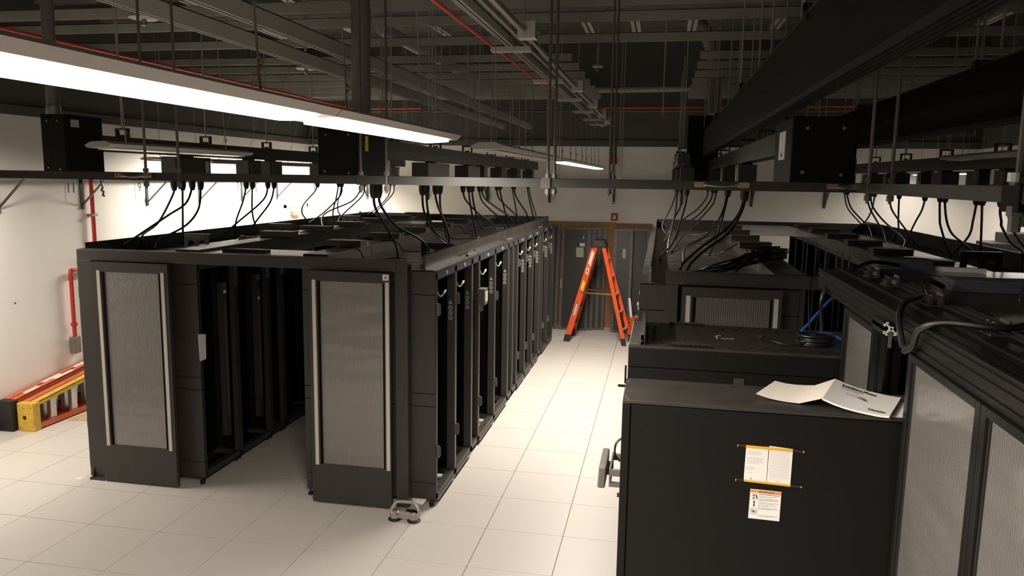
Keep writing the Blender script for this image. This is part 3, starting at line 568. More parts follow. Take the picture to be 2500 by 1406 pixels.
# ================================================================ RACK PODS
DEP = 1.16; RH = 1.985
PROTO = {}
def make_rack(name, w, kind, s, icons, loc, label, group):
    """s: direction from the outer (hot) face into the rack, +1 = +x, -1 = -x.  loc = near outer bottom corner"""
    t = thing(name, label, 'rack' if kind == 'rack' else 'cooling unit', loc, group)
    X = lambda v: loc[0]+s*v
    Y = lambda u: loc[1]+u
    bx = lambda b, v0, u0, z0, v1, u1, z1: b.box(X(v0), Y(u0), z0, X(v1), Y(u1), z1)
    zf = 0.055
    b = B()                                         # four posts and the top ring
    for v0 in (0.0, DEP-0.05):
        for u0 in (0.004, w-0.034):
            bx(b, v0, u0, zf, v0+0.05, u0+0.03, RH-0.02)
        bx(b, v0, 0.004, RH-0.075, v0+0.05, w-0.004, RH-0.02)
    for u0 in (0.004, w-0.034):
        bx(b, 0.0, u0, RH-0.06, DEP, u0+0.03, RH-0.02)
    part('frame', b, 'black', t)
    bb = B()                                        # base: rails, open in the middle
    base_z1 = 0.115 if kind == 'rack' else 0.30
    for v0 in (0.0, DEP-0.06): bx(bb, v0, 0.004, zf, v0+0.06, w-0.004, zf+0.05)
    for u0 in (0.004, w-0.044): bx(bb, 0.0, u0, zf, DEP, u0+0.04, zf+0.05)
    part('base_frame', bb, 'black', t)
    if kind == 'rack':
        part('base_sill', bx(B(), -0.012, 0.02, zf-0.012, 0.10, w-0.02, zf), 'black_edge', t)
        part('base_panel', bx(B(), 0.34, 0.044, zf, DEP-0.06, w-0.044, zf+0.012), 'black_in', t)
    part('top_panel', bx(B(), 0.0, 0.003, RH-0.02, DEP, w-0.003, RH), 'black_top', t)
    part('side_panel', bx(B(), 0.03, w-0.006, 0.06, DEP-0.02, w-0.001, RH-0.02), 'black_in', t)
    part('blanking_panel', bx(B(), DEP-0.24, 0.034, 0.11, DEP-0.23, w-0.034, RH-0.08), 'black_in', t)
    # outer cable post on the far side, with the printed symbols
    post = part('cable_post', bx(B(), 0.01, w-0.036, 0.11, 0.068, w-0.020, RH-0.08), 'black', t)
    part('mounting_rail', bx(B(), 0.34, w-0.07, 0.11, 0.39, w-0.02, RH-0.08), 'black', t)
    part('mounting_rail', bx(B(), 0.34, 0.034, 0.11, 0.39, 0.07, RH-0.08), 'black', t)
    part('lit_edge_strip', bx(B(), -0.004, w-0.020, 0.10, 0.012, w-0.004, RH-0.07), 'black_edge', t)  # lighter strip paints the lamplight caught on the post edge
    if icons:
        mk = B()
        for k in range(4):
            cz = 1.64-0.046*k; n = 12
            if k == 0:
                tri = [(0.039+0.021*math.cos(math.pi/2+2.094*i), cz+0.024*math.sin(math.pi/2+2.094*i)) for i in range(3)]
                mk.prism([(X(u), z) for u, z in tri], 'y', Y(w-0.0375), Y(w-0.036))
            else:
                for i in range(n):
                    a0, a1 = 2*math.pi*i/n, 2*math.pi*(i+1)/n
                    q = [(X(0.039+r*math.cos(a)), cz+r*math.sin(a)) for r, a in ((0.013, a0), (0.020, a0), (0.020, a1), (0.013, a1))]
                    mk.prism(q, 'y', Y(w-0.0375), Y(w-0.036))
                mk.prism([(X(0.039-0.012), cz-0.011), (X(0.039-0.009), cz-0.014), (X(0.039+0.012), cz+0.011), (X(0.039+0.009), cz+0.014)], 'y', Y(w-0.0375), Y(w-0.036))
        part('printed_symbols', mk, 'marking', post)
        part('ground_strap', B().tube([(X(0.02), Y(0.032), 1.90), (X(0.01), Y(0.04), 1.83), (X(0.00), Y(0.08), 1.775), (X(-0.005), Y(0.14), 1.765), (X(-0.01), Y(0.19), 1.785)], 0.006, 6, 5), 'strap_green', t, True)
        part('strap_clip', B().cyl((X(-0.01), Y(0.185), 1.782), (X(-0.012), Y(0.225), 1.80), 0.010, 7), 'plastic_cream', t, True)
        for z in (1.62, 0.42) if int(loc[1]*10) % 2 else (1.40, 0.42):
            part('hinge', B().box(X(-0.022), Y(0.008), z, X(0.004), Y(0.030), z+0.10).cyl((X(-0.026), Y(0.022), z+0.01), (X(-0.026), Y(0.022), z+0.09), 0.007, 7), 'bezel', t)
        part('tag', bx(B(), -0.006, w*0.45, RH-0.055, 0.0, w*0.45+0.05, RH-0.028), 'blue_tag', t)
    for v0 in (0.05, DEP-0.05):
        for u0 in (0.03, w-0.03):
            part('leveling_foot', B().lathe([(0.022, 0.0), (0.022, 0.016), (0.008, 0.02), (0.008, 0.056)], (X(v0), Y(u0), 0), 10), 'rubber', t, True)
    if kind == 'cooler':
        part('coil_panel', bx(B(), 0.10, 0.036, 0.11, 0.12, w-0.04, RH-0.08), 'black_in', t)
        if s < 0 and icons is not None and loc[1] < 3:
            d = part('display', B().box(X(-0.10), Y(0.10), 1.50, X(-0.03), Y(0.24), 1.66), 'bezel', t, bevel=0.004)
            part('screen', B().box(X(-0.104), Y(0.115), 1.53, X(-0.10), Y(0.225), 1.63), 'fixture', d)
            part('display_arm', B().box(X(-0.03), Y(0.13), 1.55, X(0.01), Y(0.16), 1.60), 'black', t)
    return t
UNITS = [('rack', .60), ('rack', .60), ('cooler', .30), ('rack', .75), ('rack', .75), ('cooler', .30), ('cooler', .30), ('rack', .60), ('rack', .60), ('rack', .60), ('cooler', .30), ('rack', .60), ('rack', .60)]
def row(xo, s, y0, where, group, icons=True):
    y = y0; n = {'rack': 0, 'cooler': 0}
    for kind, w in UNITS:
        k = n[kind]; n[kind] += 1
        lab = ('tall open black rack, %s rack from the near end of %s' if kind == 'rack' else 'narrow black cooling unit, %s cooler from the near end of %s') % (ORD[k], where)
        key = (kind, w, s, icons, kind == 'cooler' and k == 0)
        if key in PROTO: dup(PROTO[key], (xo, y, 0), lab, group)
        else: PROTO[key] = make_rack('server_rack' if kind == 'rack' else 'row_cooler', w, kind, s, icons and kind == 'rack', (xo, y, 0), lab, group)
        y += w
    return y
P1Y = 0.315; 
ye = row(-0.50, -1, P1Y, "the left pod's aisle-side row", "racks of the left pod's aisle-side row")
row(-3.79, 1, P1Y, "the left pod's outer row", "racks of the left pod's outer row")
P2Y = 0.10
row(1.12, 1, P2Y, "the right pod's near row", "racks of the right pod's aisle-side row")
row(4.40, -1, P2Y, "the right pod's far row", "racks of the right pod's far row")
# roof channels, aisle edges
def roof_channel(x0, x1, y0, y1, label):
    t = thing('roof_channel', label, 'roof channel', ((x0+x1)/2, (y0+y1)/2, RH), 'aisle roof channels')
    n = int((y1-y0)/0.9)
    for k in range(n):
        a, c = y0+(y1-y0)*k/n, y0+(y1-y0)*(k+1)/n
        part('channel_section', B().box(x0, a+0.004, RH, x1, c-0.004, 2.085), 'black_top', t, bevel=0.003)
    part('slot_clip', B().box(x0-0.004, y0+0.3, 2.02, x0, y0+0.36, 2.05).box(x0-0.004, y0+1.5, 2.02, x0, y0+1.56, 2.05), 'black_edge', t)
    return t
roof_channel(-1.66, -1.44, P1Y+0.02, ye, 'dark roof channel on the left pod along the aisle side row')
roof_channel(-2.84, -2.62, P1Y+0.02, ye, 'dark roof channel on the left pod along the outer row')
roof_channel(2.06, 2.28, P2Y+0.02, ye-0.2, 'dark roof channel on the right pod above its near row')
roof_channel(3.24, 3.42, P2Y+0.02, ye-0.2, 'dark roof channel on the right pod above its far row')
# upright trough panels along outer roof edges
def upstand(x, y0, y1, z1, label, group, lean=0.0, bottom=True):
    b = B().hexa([(x-0.003, y0, RH), (x+0.003, y0, RH), (x+0.003, y1, RH), (x-0.003, y1, RH)], [(x-0.003+lean, y0, z1), (x+0.003+lean, y0, z1), (x+0.003+lean, y1, z1), (x-0.003+lean, y1, z1)])
    b.box(x-0.003, y0, RH, x+0.07, y1, RH+0.004).box(x+lean-0.012, y0, z1-0.004, x+lean+0.003, y1, z1)
    return solo('cable_trough', b, 'black_top', label, 'cable trough', group)
segs = [0.33, 1.44, 2.57, 3.42, 4.55, 5.7, 6.5, 7.2]
for k in range(7):
    upstand(-0.60, segs[k]+0.003, segs[k+1]-0.003, 2.112, 'upright black trough plate, %s from the near end, on the middle aisle edge' % ORD[k], 'trough panels on the left pod by the middle aisle')
    upstand(-3.72, segs[k]+0.001, segs[k+1]-0.001, 2.115, 'upright black trough plate, %s from the near end, by the left wall' % ORD[k], 'trough panels on the left pod by the left wall')
    upstand(4.36, segs[k]-0.1, segs[k+1]-0.11, 2.15, 'upright black trough plate, %s from the near end, on the right pod far edge' % ORD[k], 'trough panels on the right pod far edge')
    upstand(1.20, segs[k]-0.1, segs[k+1]-0.11, 2.10, 'upright black trough plate, %s from the near end, on the right pod near edge' % ORD[k], 'trough panels on the right pod by the middle aisle')
solo('cable_trough', B().box(-3.72, ye-0.02, RH, -0.60, ye-0.012, 2.10), 'black', 'long black upright panel across the far end of the left pod roof', 'cable trough')
solo('cable_trough', B().box(1.20, ye-0.24, RH, 4.36, ye-0.232, 2.115), 'black', 'long black upright panel across the far end of the right pod roof', 'cable trough')
# low boxes and cable brackets on the roofs
def roof_box(x, y, lx_, ly, h, z, label, group):
    t = thing('roof_box', label, 'roof box', (x, y, z), group)
    part('body', B().box(x-lx_/2, y-ly/2, z, x+lx_/2, y+ly/2, z+h-0.008), 'black', t)
    part('lid', B().box(x-lx_/2-0.005, y-ly/2-0.005, z+h-0.008, x+lx_/2+0.005, y+ly/2+0.005, z+h), 'black', t)
for k in range(6):
    roof_box(-1.62+0.02*(k % 2), 1.15+1.0*k, 0.34, 0.16, 0.055, 2.085, 'low black roof box, %s from the near end, right of the left pod aisle' % ORD[k], 'low roof boxes right of the left pod aisle')
    roof_box(-2.72-0.02*(k % 2), 1.95+0.95*k, 0.36, 0.16, 0.055, 2.085, 'low black roof box, %s from the near end, left of the left pod aisle' % ORD[k], 'low roof boxes left of the left pod aisle')
    roof_box(2.17, 1.35+0.95*k, 0.30, 0.16, 0.06, 2.085, 'low black roof box, %s from the near end, on the right pod near row' % ORD[k], 'low roof boxes on the near row of the right pod')
    roof_box(3.34, 1.0+1.0*k, 0.34, 0.18, 0.06, 2.085, 'low black roof box, %s from the near end, on the right pod far row' % ORD[k], 'low roof boxes on the far row of the right pod')
def cable_arch(x0, x1, y, z, h, label, group):
    n = 8; w = x1-x0
    poly = [(x0, z), (x0, z+h), (x1, z+h), (x1, z), (x1-w*0.12, z)]
    for c in (0.72, 0.30):
        cx = x0+w*c; r = w*0.13
        poly += [(cx+r, z)]+[(cx+r*math.cos(math.pi*i/n), z+h*0.25+r*math.sin(math.pi*i/n)) for i in range(n+1)]+[(cx-r, z)]
    b = B().prism(poly, 'y', y, y+0.006).box(x0, y, z+h-0.006, x1, y+0.05, z+h)
    solo('cable_arch_plate', b, 'black', label, 'cable bracket', group)
cable_arch(-3.55, -3.26, 1.50, RH, 0.135, 'upright black plate with cable arches, nearest on the outer row roof', 'cable arch plates')
cable_arch(-3.60, -3.30, 3.35, RH, 0.135, 'upright black plate with cable arches, second on the outer row roof', 'cable arch plates')
cable_arch(-3.60, -3.30, 5.60, RH, 0.135, 'upright black plate with cable arches, third on the outer row roof', 'cable arch plates')
cable_arch(-0.98, -0.66, 1.42, RH, 0.125, 'upright black plate with cable arches behind the nearest aisle trough panel', 'cable arch plates')
cable_arch(-0.98, -0.66, 3.30, RH, 0.125, 'upright black plate with cable arches behind the third aisle trough panel', 'cable arch plates')
cable_arch(3.95, 4.30, 2.05, RH, 0.15, 'upright black plate with cable arches on the right pod far row', 'cable arch plates')
# glossy roof sheets over the left pod aisle
solo('aisle_roof_panel', B().box(-2.60, 0.36, 2.055, -1.68, 0.80, 2.063), 'roof_white', 'glossy pale roof panel at the near end of the left pod aisle', 'roof panel')
solo('aisle_roof_panel', B().box(-2.60, 5.0, 2.055, -1.68, 5.6, 2.063), 'roof_white', 'glossy pale roof panel farther along the left pod aisle', 'roof panel')
solo('brush_block', B().box(-2.45, 0.42, 2.063, -2.05, 0.52, 2.09), 'brush', 'dark brush block lying on the near roof panel', 'brush')
solo('aisle_roof_panel', B().box(2.30, 4.6, 2.055, 3.22, 6.9, 2.063), 'roof_white', 'glossy pale roof panel over the right pod aisle', 'roof panel')
solo('cover_plate', B().box(-3.62, 0.45, RH, -2.86, 1.28, RH+0.006), 'black_top', 'flat dark cover plate on the near corner of the outer row roof', 'cover plate')
for k, (y, sy) in enumerate(((1.75, 0.5), (2.75, 0.6), (4.2, 0.55), (5.9, 0.6))):
    solo('reflection_plate', B().box(-3.45, y, RH, -2.95, y+sy, RH+0.01), 'roof_white', 'painted wall reflection on the outer row roof, %s from the near end' % ORD[k], 'roof plate', 'painted wall reflections on the outer row roof')  # reflection of the bright wall on the black roof, painted as pale plates
# ---------------------------------------------------------------- end panels, frame and sliding doors
def end_panels(x0, x1, y, zb, label, group):
    t = thing('end_panel', label, 'end panel', ((x0+x1)/2, y, zb), group)
    zs = [zb, 0.20, 0.86, 0.97, 1.79, RH-0.004]
    for k in range(len(zs)-1):
        part('panel_section', B().box(x0, y-0.012, zs[k]+0.003, x1, y, zs[k+1]-0.003), 'black', t)
    part('backing', B().box(x0, y, zb, x1, y+0.004, RH-0.004), 'black_in', t)
    for x in (x0+0.03, x1-0.03):
        part('leveling_foot', B().lathe([(0.022, 0.0), (0.022, 0.018), (0.008, 0.022), (0.008, zb)], (x, y-0.012, 0), 10), 'rubber', t, True)
    return t
def slide_door(x0, x1, y, px0, px1, label, sub=None, zt=1.972, zb=0.015, pz=(0.35, 1.89), pm='poly'):
    t = thing('sliding_door', label, 'door', ((x0+x1)/2, y, zb), 'sliding doors of the pods')
    b = B().box(x0, y, zb, x1, y+0.035, pz[0]).box(x0, y, pz[1], x1, y+0.035, zt).box(x0, y, pz[0], px0, y+0.035, pz[1]).box(px1, y, pz[0], x1, y+0.035, pz[1])
    part('door_frame', b, 'black', t)
    part('door_pane', B().box(px0, y+0.008, pz[0], px1, y+0.014, pz[1]), pm, t)
    for a in (px0-0.045, px1+0.012):
        part('white_trim', B().box(a, y-0.006, pz[0]-0.01, a+0.030, y, pz[1]+0.01), 'white_strip', t)
    b = B().box(px0, y-0.002, pz[0], px0+0.02, y+0.008, pz[1]).box(px1-0.012, y-0.002, pz[0], px1, y+0.008, pz[1])
    part('pane_gasket', b, 'black_in', t)
    return t
P1F = P1Y-0.002
end_panels(-3.79, -2.625, P1F, 0.055, 'black end panel of the outer row of the left pod', 'pod end panels')
end_panels(-1.655, -0.505, P1F, 0.055, 'black end panel of the aisle-side row of the left pod', 'pod end panels')
fr = thing('door_frame_portal', 'black portal frame with header across the front of the left pod', 'portal frame', (-2.2, P1F-0.05, 0))
yf0, yf1 = P1F-0.115, P1F-0.014
part('header', B().box(-3.70, yf0, 1.978, -0.705, yf1, 2.072), 'black', fr, bevel=0.003)
part('leg', B().box(-0.81, yf0, 0.02, -0.705, yf1, 1.978), 'black', fr, bevel=0.003)
part('leg', B().box(-3.70, yf0, 0.02, -3.565, yf1, 1.978), 'black', fr, bevel=0.003)
part('corner_screw', B().cyl((-0.80, yf0-0.002, 2.055), (-0.80, yf0, 2.055), 0.006, 8).cyl((-0.80, yf0-0.002, 2.01), (-0.80, yf0, 2.01), 0.006, 8), 'black_in', fr)
part('foot_bracket', B().box(-3.68, yf0-0.04, 0.0, -3.54, yf0+0.0, 0.02).prism([(yf0-0.03, 0.02), (yf0, 0.02), (yf0, 0.12)], 'x', -3.66, -3.655), 'black', fr)
slide_door(-3.53, -2.80, yf0-0.045+0.10*0, -3.43, -2.875, 'sliding door with grey ribbed pane on the left of the left pod')
dr = slide_door(-1.53, -0.835, yf0-0.045, -1.452, -0.885, 'sliding door with pale reflecting ribbed pane nearest the middle aisle')
part('door_sticker', B().box(-0.895, yf0-0.0465, 1.915, -0.845, yf0-0.045, 1.962), 'paper', dr)
part('sticker_frame', B().box(-0.882, yf0-0.0475, 1.926, -0.858, yf0-0.0465, 1.951), 'ink_grey', dr)
end_panels(1.12, 2.235, P2Y-0.002, 0.055, 'black end panel of the near row of the right pod', 'pod end panels')
end_panels(3.24, 4.40, P2Y-0.002, 0.055, 'black end panel of the far row of the right pod', 'pod end panels')
fr2 = thing('door_frame_portal', 'black portal frame with header across the front of the right pod', 'portal frame', (2.7, P2Y-0.06, 0))
y20, y21 = P2Y-0.115, P2Y-0.014
part('header', B().box(1.305, y20, 1.998, 4.22, y21, 2.085), 'black', fr2, bevel=0.003)
part('leg', B().box(1.305, y20, 0.02, 1.395, y21, 1.998), 'black', fr2, bevel=0.003)
part('leg', B().box(4.10, y20, 0.02, 4.22, y21, 1.998), 'black', fr2, bevel=0.003)
slide_door(1.42, 2.10, y20-0.045, 1.495, 2.035, 'sliding door with dark ribbed pane at the front of the right pod', zt=1.99, pz=(0.35, 1.92), pm='poly_dark')
# dress the left pod aisle
solo('paper_notice', B().hexa([(-2.60, 0.255, 1.13), (-2.60, 0.345, 1.13), (-2.597, 0.345, 1.13), (-2.597, 0.255, 1.13)], [(-2.60, 0.245, 1.37), (-2.60, 0.355, 1.35), (-2.597, 0.355, 1.35), (-2.597, 0.245, 1.37)]), 'paper', 'white paper sheet hung at the edge of the left pod doorway', 'paper')
solo('cardboard_scrap', B().box(-1.95, 2.25, 0, -1.68, 2.55, 0.006), 'cardboard_pale', 'brown paper scrap on the floor inside the left pod', 'cardboard')
for k, y in enumerate((0.75, 1.35, 2.75)):
    t = thing('vertical_pdu', 'slim black power strip inside the outer row, %s' % ['nearest the doorway', 'second from the doorway', 'farthest'][k], 'power strip', (-2.66, y, 0.3), 'power strips in the outer row')
    part('body', B().box(-2.70, y-0.03, 0.3, -2.645, y+0.03, 1.75), 'black', t)
    part('outlet_bank', B().box(-2.645, y-0.015, 0.5, -2.643, y+0.015, 1.6), 'black_edge', t)
    part('label_card', B().box(-2.645, y-0.02, 1.80-0.15*(k % 2)-0.15, -2.642, y+0.02, 1.83-0.15*(k % 2)-0.15), 'paper', t)

for k, y in enumerate((1.50, 3.40, 5.85)):
    t = thing('latch_bar', 'grey latch bar on the roof edge by the middle aisle, %s from the near end' % ORD[k], 'latch', (-0.545, y, RH), 'latch bars on the roof edge')
    part('bar', B().box(-0.565, y, RH+0.004, -0.535, y+0.32, RH+0.022), 'bezel', t, bevel=0.004)
    part('end_bolt', B().cyl((-0.55, y+0.30, RH+0.02), (-0.55, y+0.30, RH+0.045), 0.010, 10), 'chrome', t, True)
# ================================================================ NEAR CABINETS ON THE RIGHT
CZ = 1.99
# --- row cooler filling the lower right
CX0, CX1, CY0, CY1 = 1.147, 2.20, -2.99, -2.69
c = thing('cooling_cabinet', 'big black cooling cabinet with taped papers filling the lower right', 'cabinet', ((CX0+CX1)/2, (CY0+CY1)/2, 0))
part('body', B().box(CX0+0.03, CY0+0.006, 0.05, CX1, CY1, CZ-0.012), 'black_deep', c)
part('side_panel', B().box(CX0+0.032, CY0, 0.06, CX1-0.01, CY0+0.006, CZ-0.016), 'black_deep', c, bevel=0.002)
part('corner_post', B().box(CX0, CY0, 0.05, CX0+0.028, CY1, CZ-0.012), 'black_deep', c, bevel=0.003)
part('top_panel', B().box(CX0, CY0, CZ-0.012, CX1, CY1, CZ), 'black_top', c, bevel=0.003)
part('base', B().box(CX0+0.03, CY0+0.03, 0.0, CX1-0.03, CY1-0.03, 0.05), 'black_in', c)
for (x, y) in ((CX0+0.012, CY0+0.04), (CX0+0.012, CY1-0.05), (CX0+0.02, CY0+0.02)):
    part('screw', B().cyl((x, y, CZ), (x, y, CZ+0.003), 0.004, 8), 'zinc', c, True)
part('latch', B().box(CX0-0.03, CY1-0.03, CZ-0.03, CX0, CY1-0.02, CZ-0.022).cyl((CX0-0.004, CY1-0.01, CZ-0.02), (CX0-0.004, CY1-0.01, CZ+0.05), 0.004, 6), 'black_deep', c)
part('white_top_sheet', B().box(1.99, CY0+0.012, CZ, CX1-0.02, CY0+0.19, CZ+0.002), 'paper', c)
# display on its bracket on the aisle face
dsp = thing('cooler_display', 'black display box on a bracket on the aisle side of the big cabinet', 'display', (1.10, -2.80, 1.65))
part('case', B().hexa([(1.068, -2.97, 1.655), (1.095, -2.97, 1.655), (1.095, -2.77, 1.655), (1.068, -2.77, 1.655)], [(1.072, -2.97, 1.735), (1.098, -2.97, 1.735), (1.098, -2.77, 1.735), (1.072, -2.77, 1.735)]), 'bezel', dsp, bevel=0.006)
part('bracket', B().box(1.108, -2.96, 1.66, 1.114, -2.78, 1.725).box(1.114, -2.96, 1.70, 1.147, -2.945, 1.722).box(1.114, -2.96, 1.66, 1.147, -2.945, 1.675).box(1.114, -2.80, 1.70, 1.147, -2.785, 1.722).box(1.095, -2.9, 1.68, 1.108, -2.84, 1.71), 'bezel', dsp)
part('lead', B().tube([(1.14, -2.86, 1.72), (1.122, -2.87, 1.75), (1.125, -2.87, 1.79), (1.147, -2.86, 1.81)], 0.004, 6, 5), 'cable', dsp, True)
part('bolt', B().cyl((1.147, -2.93, 1.62), (1.137, -2.93, 1.62), 0.008, 8), 'rubber', dsp, True)
# papers taped to the side
FY = CY0-0.001
def sheet(name, pts, label, cat, m='paper', y=FY, th=0.0012):
    return solo(name, B().prism(pts, 'y', y-th, y), m, label, cat)
pl = thing('taped_sheet', 'left printed sheet taped to the big cabinet', 'paper', (1.60, FY, 1.735), 'papers taped to the cabinet')
part('sheet', B().prism([(1.561, 1.739), (1.634, 1.735), (1.6345, 1.862), (1.563, 1.861)], 'y', FY-0.0012, FY), 'paper', pl)
rnd = random.Random(5)
lines = B()
for k, z in enumerate([1.841, 1.836, 1.831, 1.820, 1.815, 1.810, 1.805, 1.800, 1.788, 1.783, 1.778, 1.768]):
    w = [0.045, 0.05, 0.043, 0.052, 0.055, 0.05, 0.056, 0.04, 0.026, 0.03, 0.024, 0.022][k]
    x = 1.5665
    while x < 1.5665+w:
        e = x+rnd.uniform(0.003, 0.009); lines.box(x, FY-0.0016, z, min(e, 1.5665+w), FY-0.0012, z+0.0011); x = e+0.0016
part('printed_lines', lines, 'ink_grey', pl, kind='stuff')
part('handwritten_mark', B().tube([(1.587, FY-0.0016, 1.748), (1.583, FY-0.0016, 1.750), (1.583, FY-0.0016, 1.746), (1.588, FY-0.0016, 1.745)], 0.0005, 5, 4), 'ink', pl)
pr_ = thing('taped_sheet', 'right printed sheet taped to the big cabinet', 'paper', (1.67, FY, 1.733), 'papers taped to the cabinet')
part('sheet', B().prism([(1.6355, 1.735), (1.711, 1.734), (1.712, 1.861), (1.637, 1.866)], 'y', FY-0.0012, FY), 'paper', pr_)
lines = B()
for k in range(18):
    z = 1.846-k*0.0052; x = 1.642
    while x < 1.700:
        e = x+rnd.uniform(0.003, 0.010); lines.box(x, FY-0.0016, z, min(e, 1.704), FY-0.0012, z+0.0005); x = e+0.0016
part('printed_lines', lines, 'ink_grey', pr_, kind='stuff')
part('handwritten_mark', B().tube([(1.668, FY-0.0016, 1.750), (1.664, FY-0.0016, 1.742)], 0.0004, 5, smooth=False).tube([(1.673, FY-0.0016, 1.750), (1.671, FY-0.0016, 1.742)], 0.0004, 5, smooth=False), 'ink_grey', pr_)
for nm, zc, dz in (('upper', 1.858, -0.002), ('lower', 1.738, -0.004)):
    t = thing('tape_strip', 'glossy amber tape strip along the %s edge of the taped papers' % nm, 'tape', (1.64, FY, zc-0.006), 'amber tape strips')
    hh = 0.0045 if nm == 'upper' else 0.0035
    part('amber_middle', B().prism([(1.562, zc-hh+0.001), (1.711, zc-hh+dz), (1.7115, zc+hh+dz), (1.562, zc+hh+0.001)], 'y', FY-0.0024, FY-0.0018), 'amber_tape', t)
    part('tape_end', B().prism([(1.536, zc-hh+0.003), (1.562, zc-hh+0.001), (1.562, zc+hh+0.001), (1.536, zc+hh+0.003)], 'y', FY-0.0018, FY), 'dark_tape', t)
    part('tape_end', B().prism([(1.711, zc-hh+dz), (1.745, zc-hh+dz-0.002), (1.745, zc+hh+dz-0.002), (1.711, zc+hh+dz)], 'y', FY-0.0018, FY), 'dark_tape', t)
    part('curled_tip', B().tube([(1.536, FY-0.002, zc+0.004), (1.534, FY-0.004, zc+0.001), (1.536, FY-0.003, zc-0.003)], 0.0008, 5, 3).tube([(1.745, FY-0.002, zc+dz+0.002), (1.747, FY-0.004, zc+dz-0.001), (1.744, FY-0.003, zc+dz-0.004)], 0.0008, 5, 3), 'plastic_cream', t)
wl_ = thing('warning_label', 'white safety label with orange warning band on the big cabinet', 'label', (1.634, FY, 1.605))
part('plate', B().prism([(1.583, 1.607), (1.684, 1.605), (1.685, 1.709), (1.585, 1.711)], 'y', FY-0.001, FY), 'paper', wl_)
part('orange_band', B().prism([(1.5852, 1.6995), (1.6848, 1.6975), (1.685, 1.7075), (1.5855, 1.7095)], 'y', FY-0.0014, FY-0.001), 'warn_orange', wl_)
text('heading', '\u26a0WARNING' if False else 'WARNING', 0.0085, 'ink', wl_, (1.6405, FY-0.0015, 1.7005), (1, 0, -0.02), (0, 0, 1), 'CENTER')
part('warning_triangle', B().prism([(1.6125, 1.7005), (1.6195, 1.7005), (1.616, 1.7065)], 'y', FY-0.0018, FY-0.0014), 'ink', wl_)
part('divider', B().box(1.6125, FY-0.0014, 1.608, 1.6131, FY-0.001, 1.6985).box(1.585, FY-0.0014, 1.674, 1.6125, FY-0.001, 1.6746), 'ink_grey', wl_)
pg = B()
pg.cyl((1.597, FY-0.0014, 1.692), (1.597, FY-0.001, 1.692), 0.0025, 10).bar((1.597, FY-0.0012, 1.690), (1.597, FY-0.0012, 1.682), 0.004, 0.0006).bar((1.597, FY-0.0012, 1.682), (1.594, FY-0.0012, 1.676), 0.0006, 0.0018).bar((1.597, FY-0.0012, 1.682), (1.600, FY-0.0012, 1.676), 0.0006, 0.0018).bar((1.596, FY-0.0012, 1.689), (1.590, FY-0.0012, 1.686), 0.0006, 0.0015)
pg.prism([(1.6015, 1.692), (1.6055, 1.693), (1.6105, 1.679), (1.6065, 1.678)], 'y', FY-0.0014, FY-0.001)
pg.cyl((1.599, FY-0.0014, 1.667), (1.599, FY-0.001, 1.667), 0.003, 10).cyl((1.599, FY-0.0014, 1.653), (1.599, FY-0.001, 1.653), 0.003, 10).box(1.5972, FY-0.0014, 1.655, 1.6008, FY-0.001, 1.665)
pg.box(1.5962, FY-0.0014, 1.628, 1.6005, FY-0.001, 1.637).cyl((1.5925, FY-0.0014, 1.633), (1.5925, FY-0.001, 1.633), 0.002, 8).cyl((1.6045, FY-0.0014, 1.633), (1.6045, FY-0.001, 1.633), 0.002, 8)
for i in range(20):
    a0, a1 = 2*math.pi*i/20, 2*math.pi*(i+1)/20
    pg.prism([(1.5985+r*math.cos(a), 1.633+r*math.sin(a)) for r, a in ((0.0105, a0), (0.0113, a0), (0.0113, a1), (0.0105, a1))], 'y', FY-0.0014, FY-0.001)
pg.prism([(1.591, 1.6404), (1.5916, 1.641), (1.606, 1.6256), (1.6054, 1.625)], 'y', FY-0.0015, FY-0.001)
part('pictograms', pg, 'ink', wl_)
text('subheading', 'HAZARD OF EQUIPMENT FALLING OVER', 0.0040, 'ink', wl_, (1.6145, FY-0.0012, 1.6935), (1, 0, -0.02), (0, 0, 1), width=0.066)
lines = B()
for z, w in [(1.687, .055), (1.684, .040), (1.6785, .058), (1.6755, .062), (1.6725, .060), (1.6695, .016), (1.664, .066), (1.661, .046), (1.6555, .056), (1.6525, .030), (1.647, .054), (1.644, .062), (1.641, .040), (1.6195, .062), (1.6165, .050)]:
    x = 1.6155
    while x < 1.6155+w:
        e = x+rnd.uniform(0.002, 0.006); lines.box(x, FY-0.0013, z, min(e, 1.6155+w), FY-0.001, z+0.0014); x = e+0.001
part('small_print', lines, 'ink_grey', wl_, kind='stuff')
# --- open manual on top
mz = CZ+0.004
mn = thing('manual', 'open white installation manual on top of the big cabinet', 'booklet', (1.86, -2.83, CZ))
def sheetgrid(rows, th):
    """rows: list of (near point, far point) along the sheet; a thick curved sheet"""
    b = B(); n = len(rows); vs = []
    for a, c_ in rows:
        for p in (a, c_): vs.append(p)
    for a, c_ in rows:
        for p in (a, c_): vs.append((p[0], p[1], p[2]-th))
    fs = []
    for i in range(n-1):
        fs += [(2*i, 2*i+2, 2*i+3, 2*i+1), (2*n+2*i, 2*n+2*i+1, 2*n+2*i+3, 2*n+2*i+2), (2*i, 2*n+2*i, 2*n+2*i+2, 2*i+2), (2*i+1, 2*i+3, 2*n+2*i+3, 2*n+2*i+1)]
    fs += [(0, 1, 2*n+1, 2*n), (2*n-2, 4*n-2, 4*n-1, 2*n-1)]
    return b.add(vs, fs)
cov = []; pg_ = []
A0, A1, Bn, Bf, C0, C1 = Vector((1.600, -2.865, 0)), Vector((1.690, -2.668, 0)), Vector((1.805, -2.930, 0)), Vector((1.905, -2.645, 0)), Vector((1.992, -3.015, 0)), Vector((2.095, -2.772, 0))
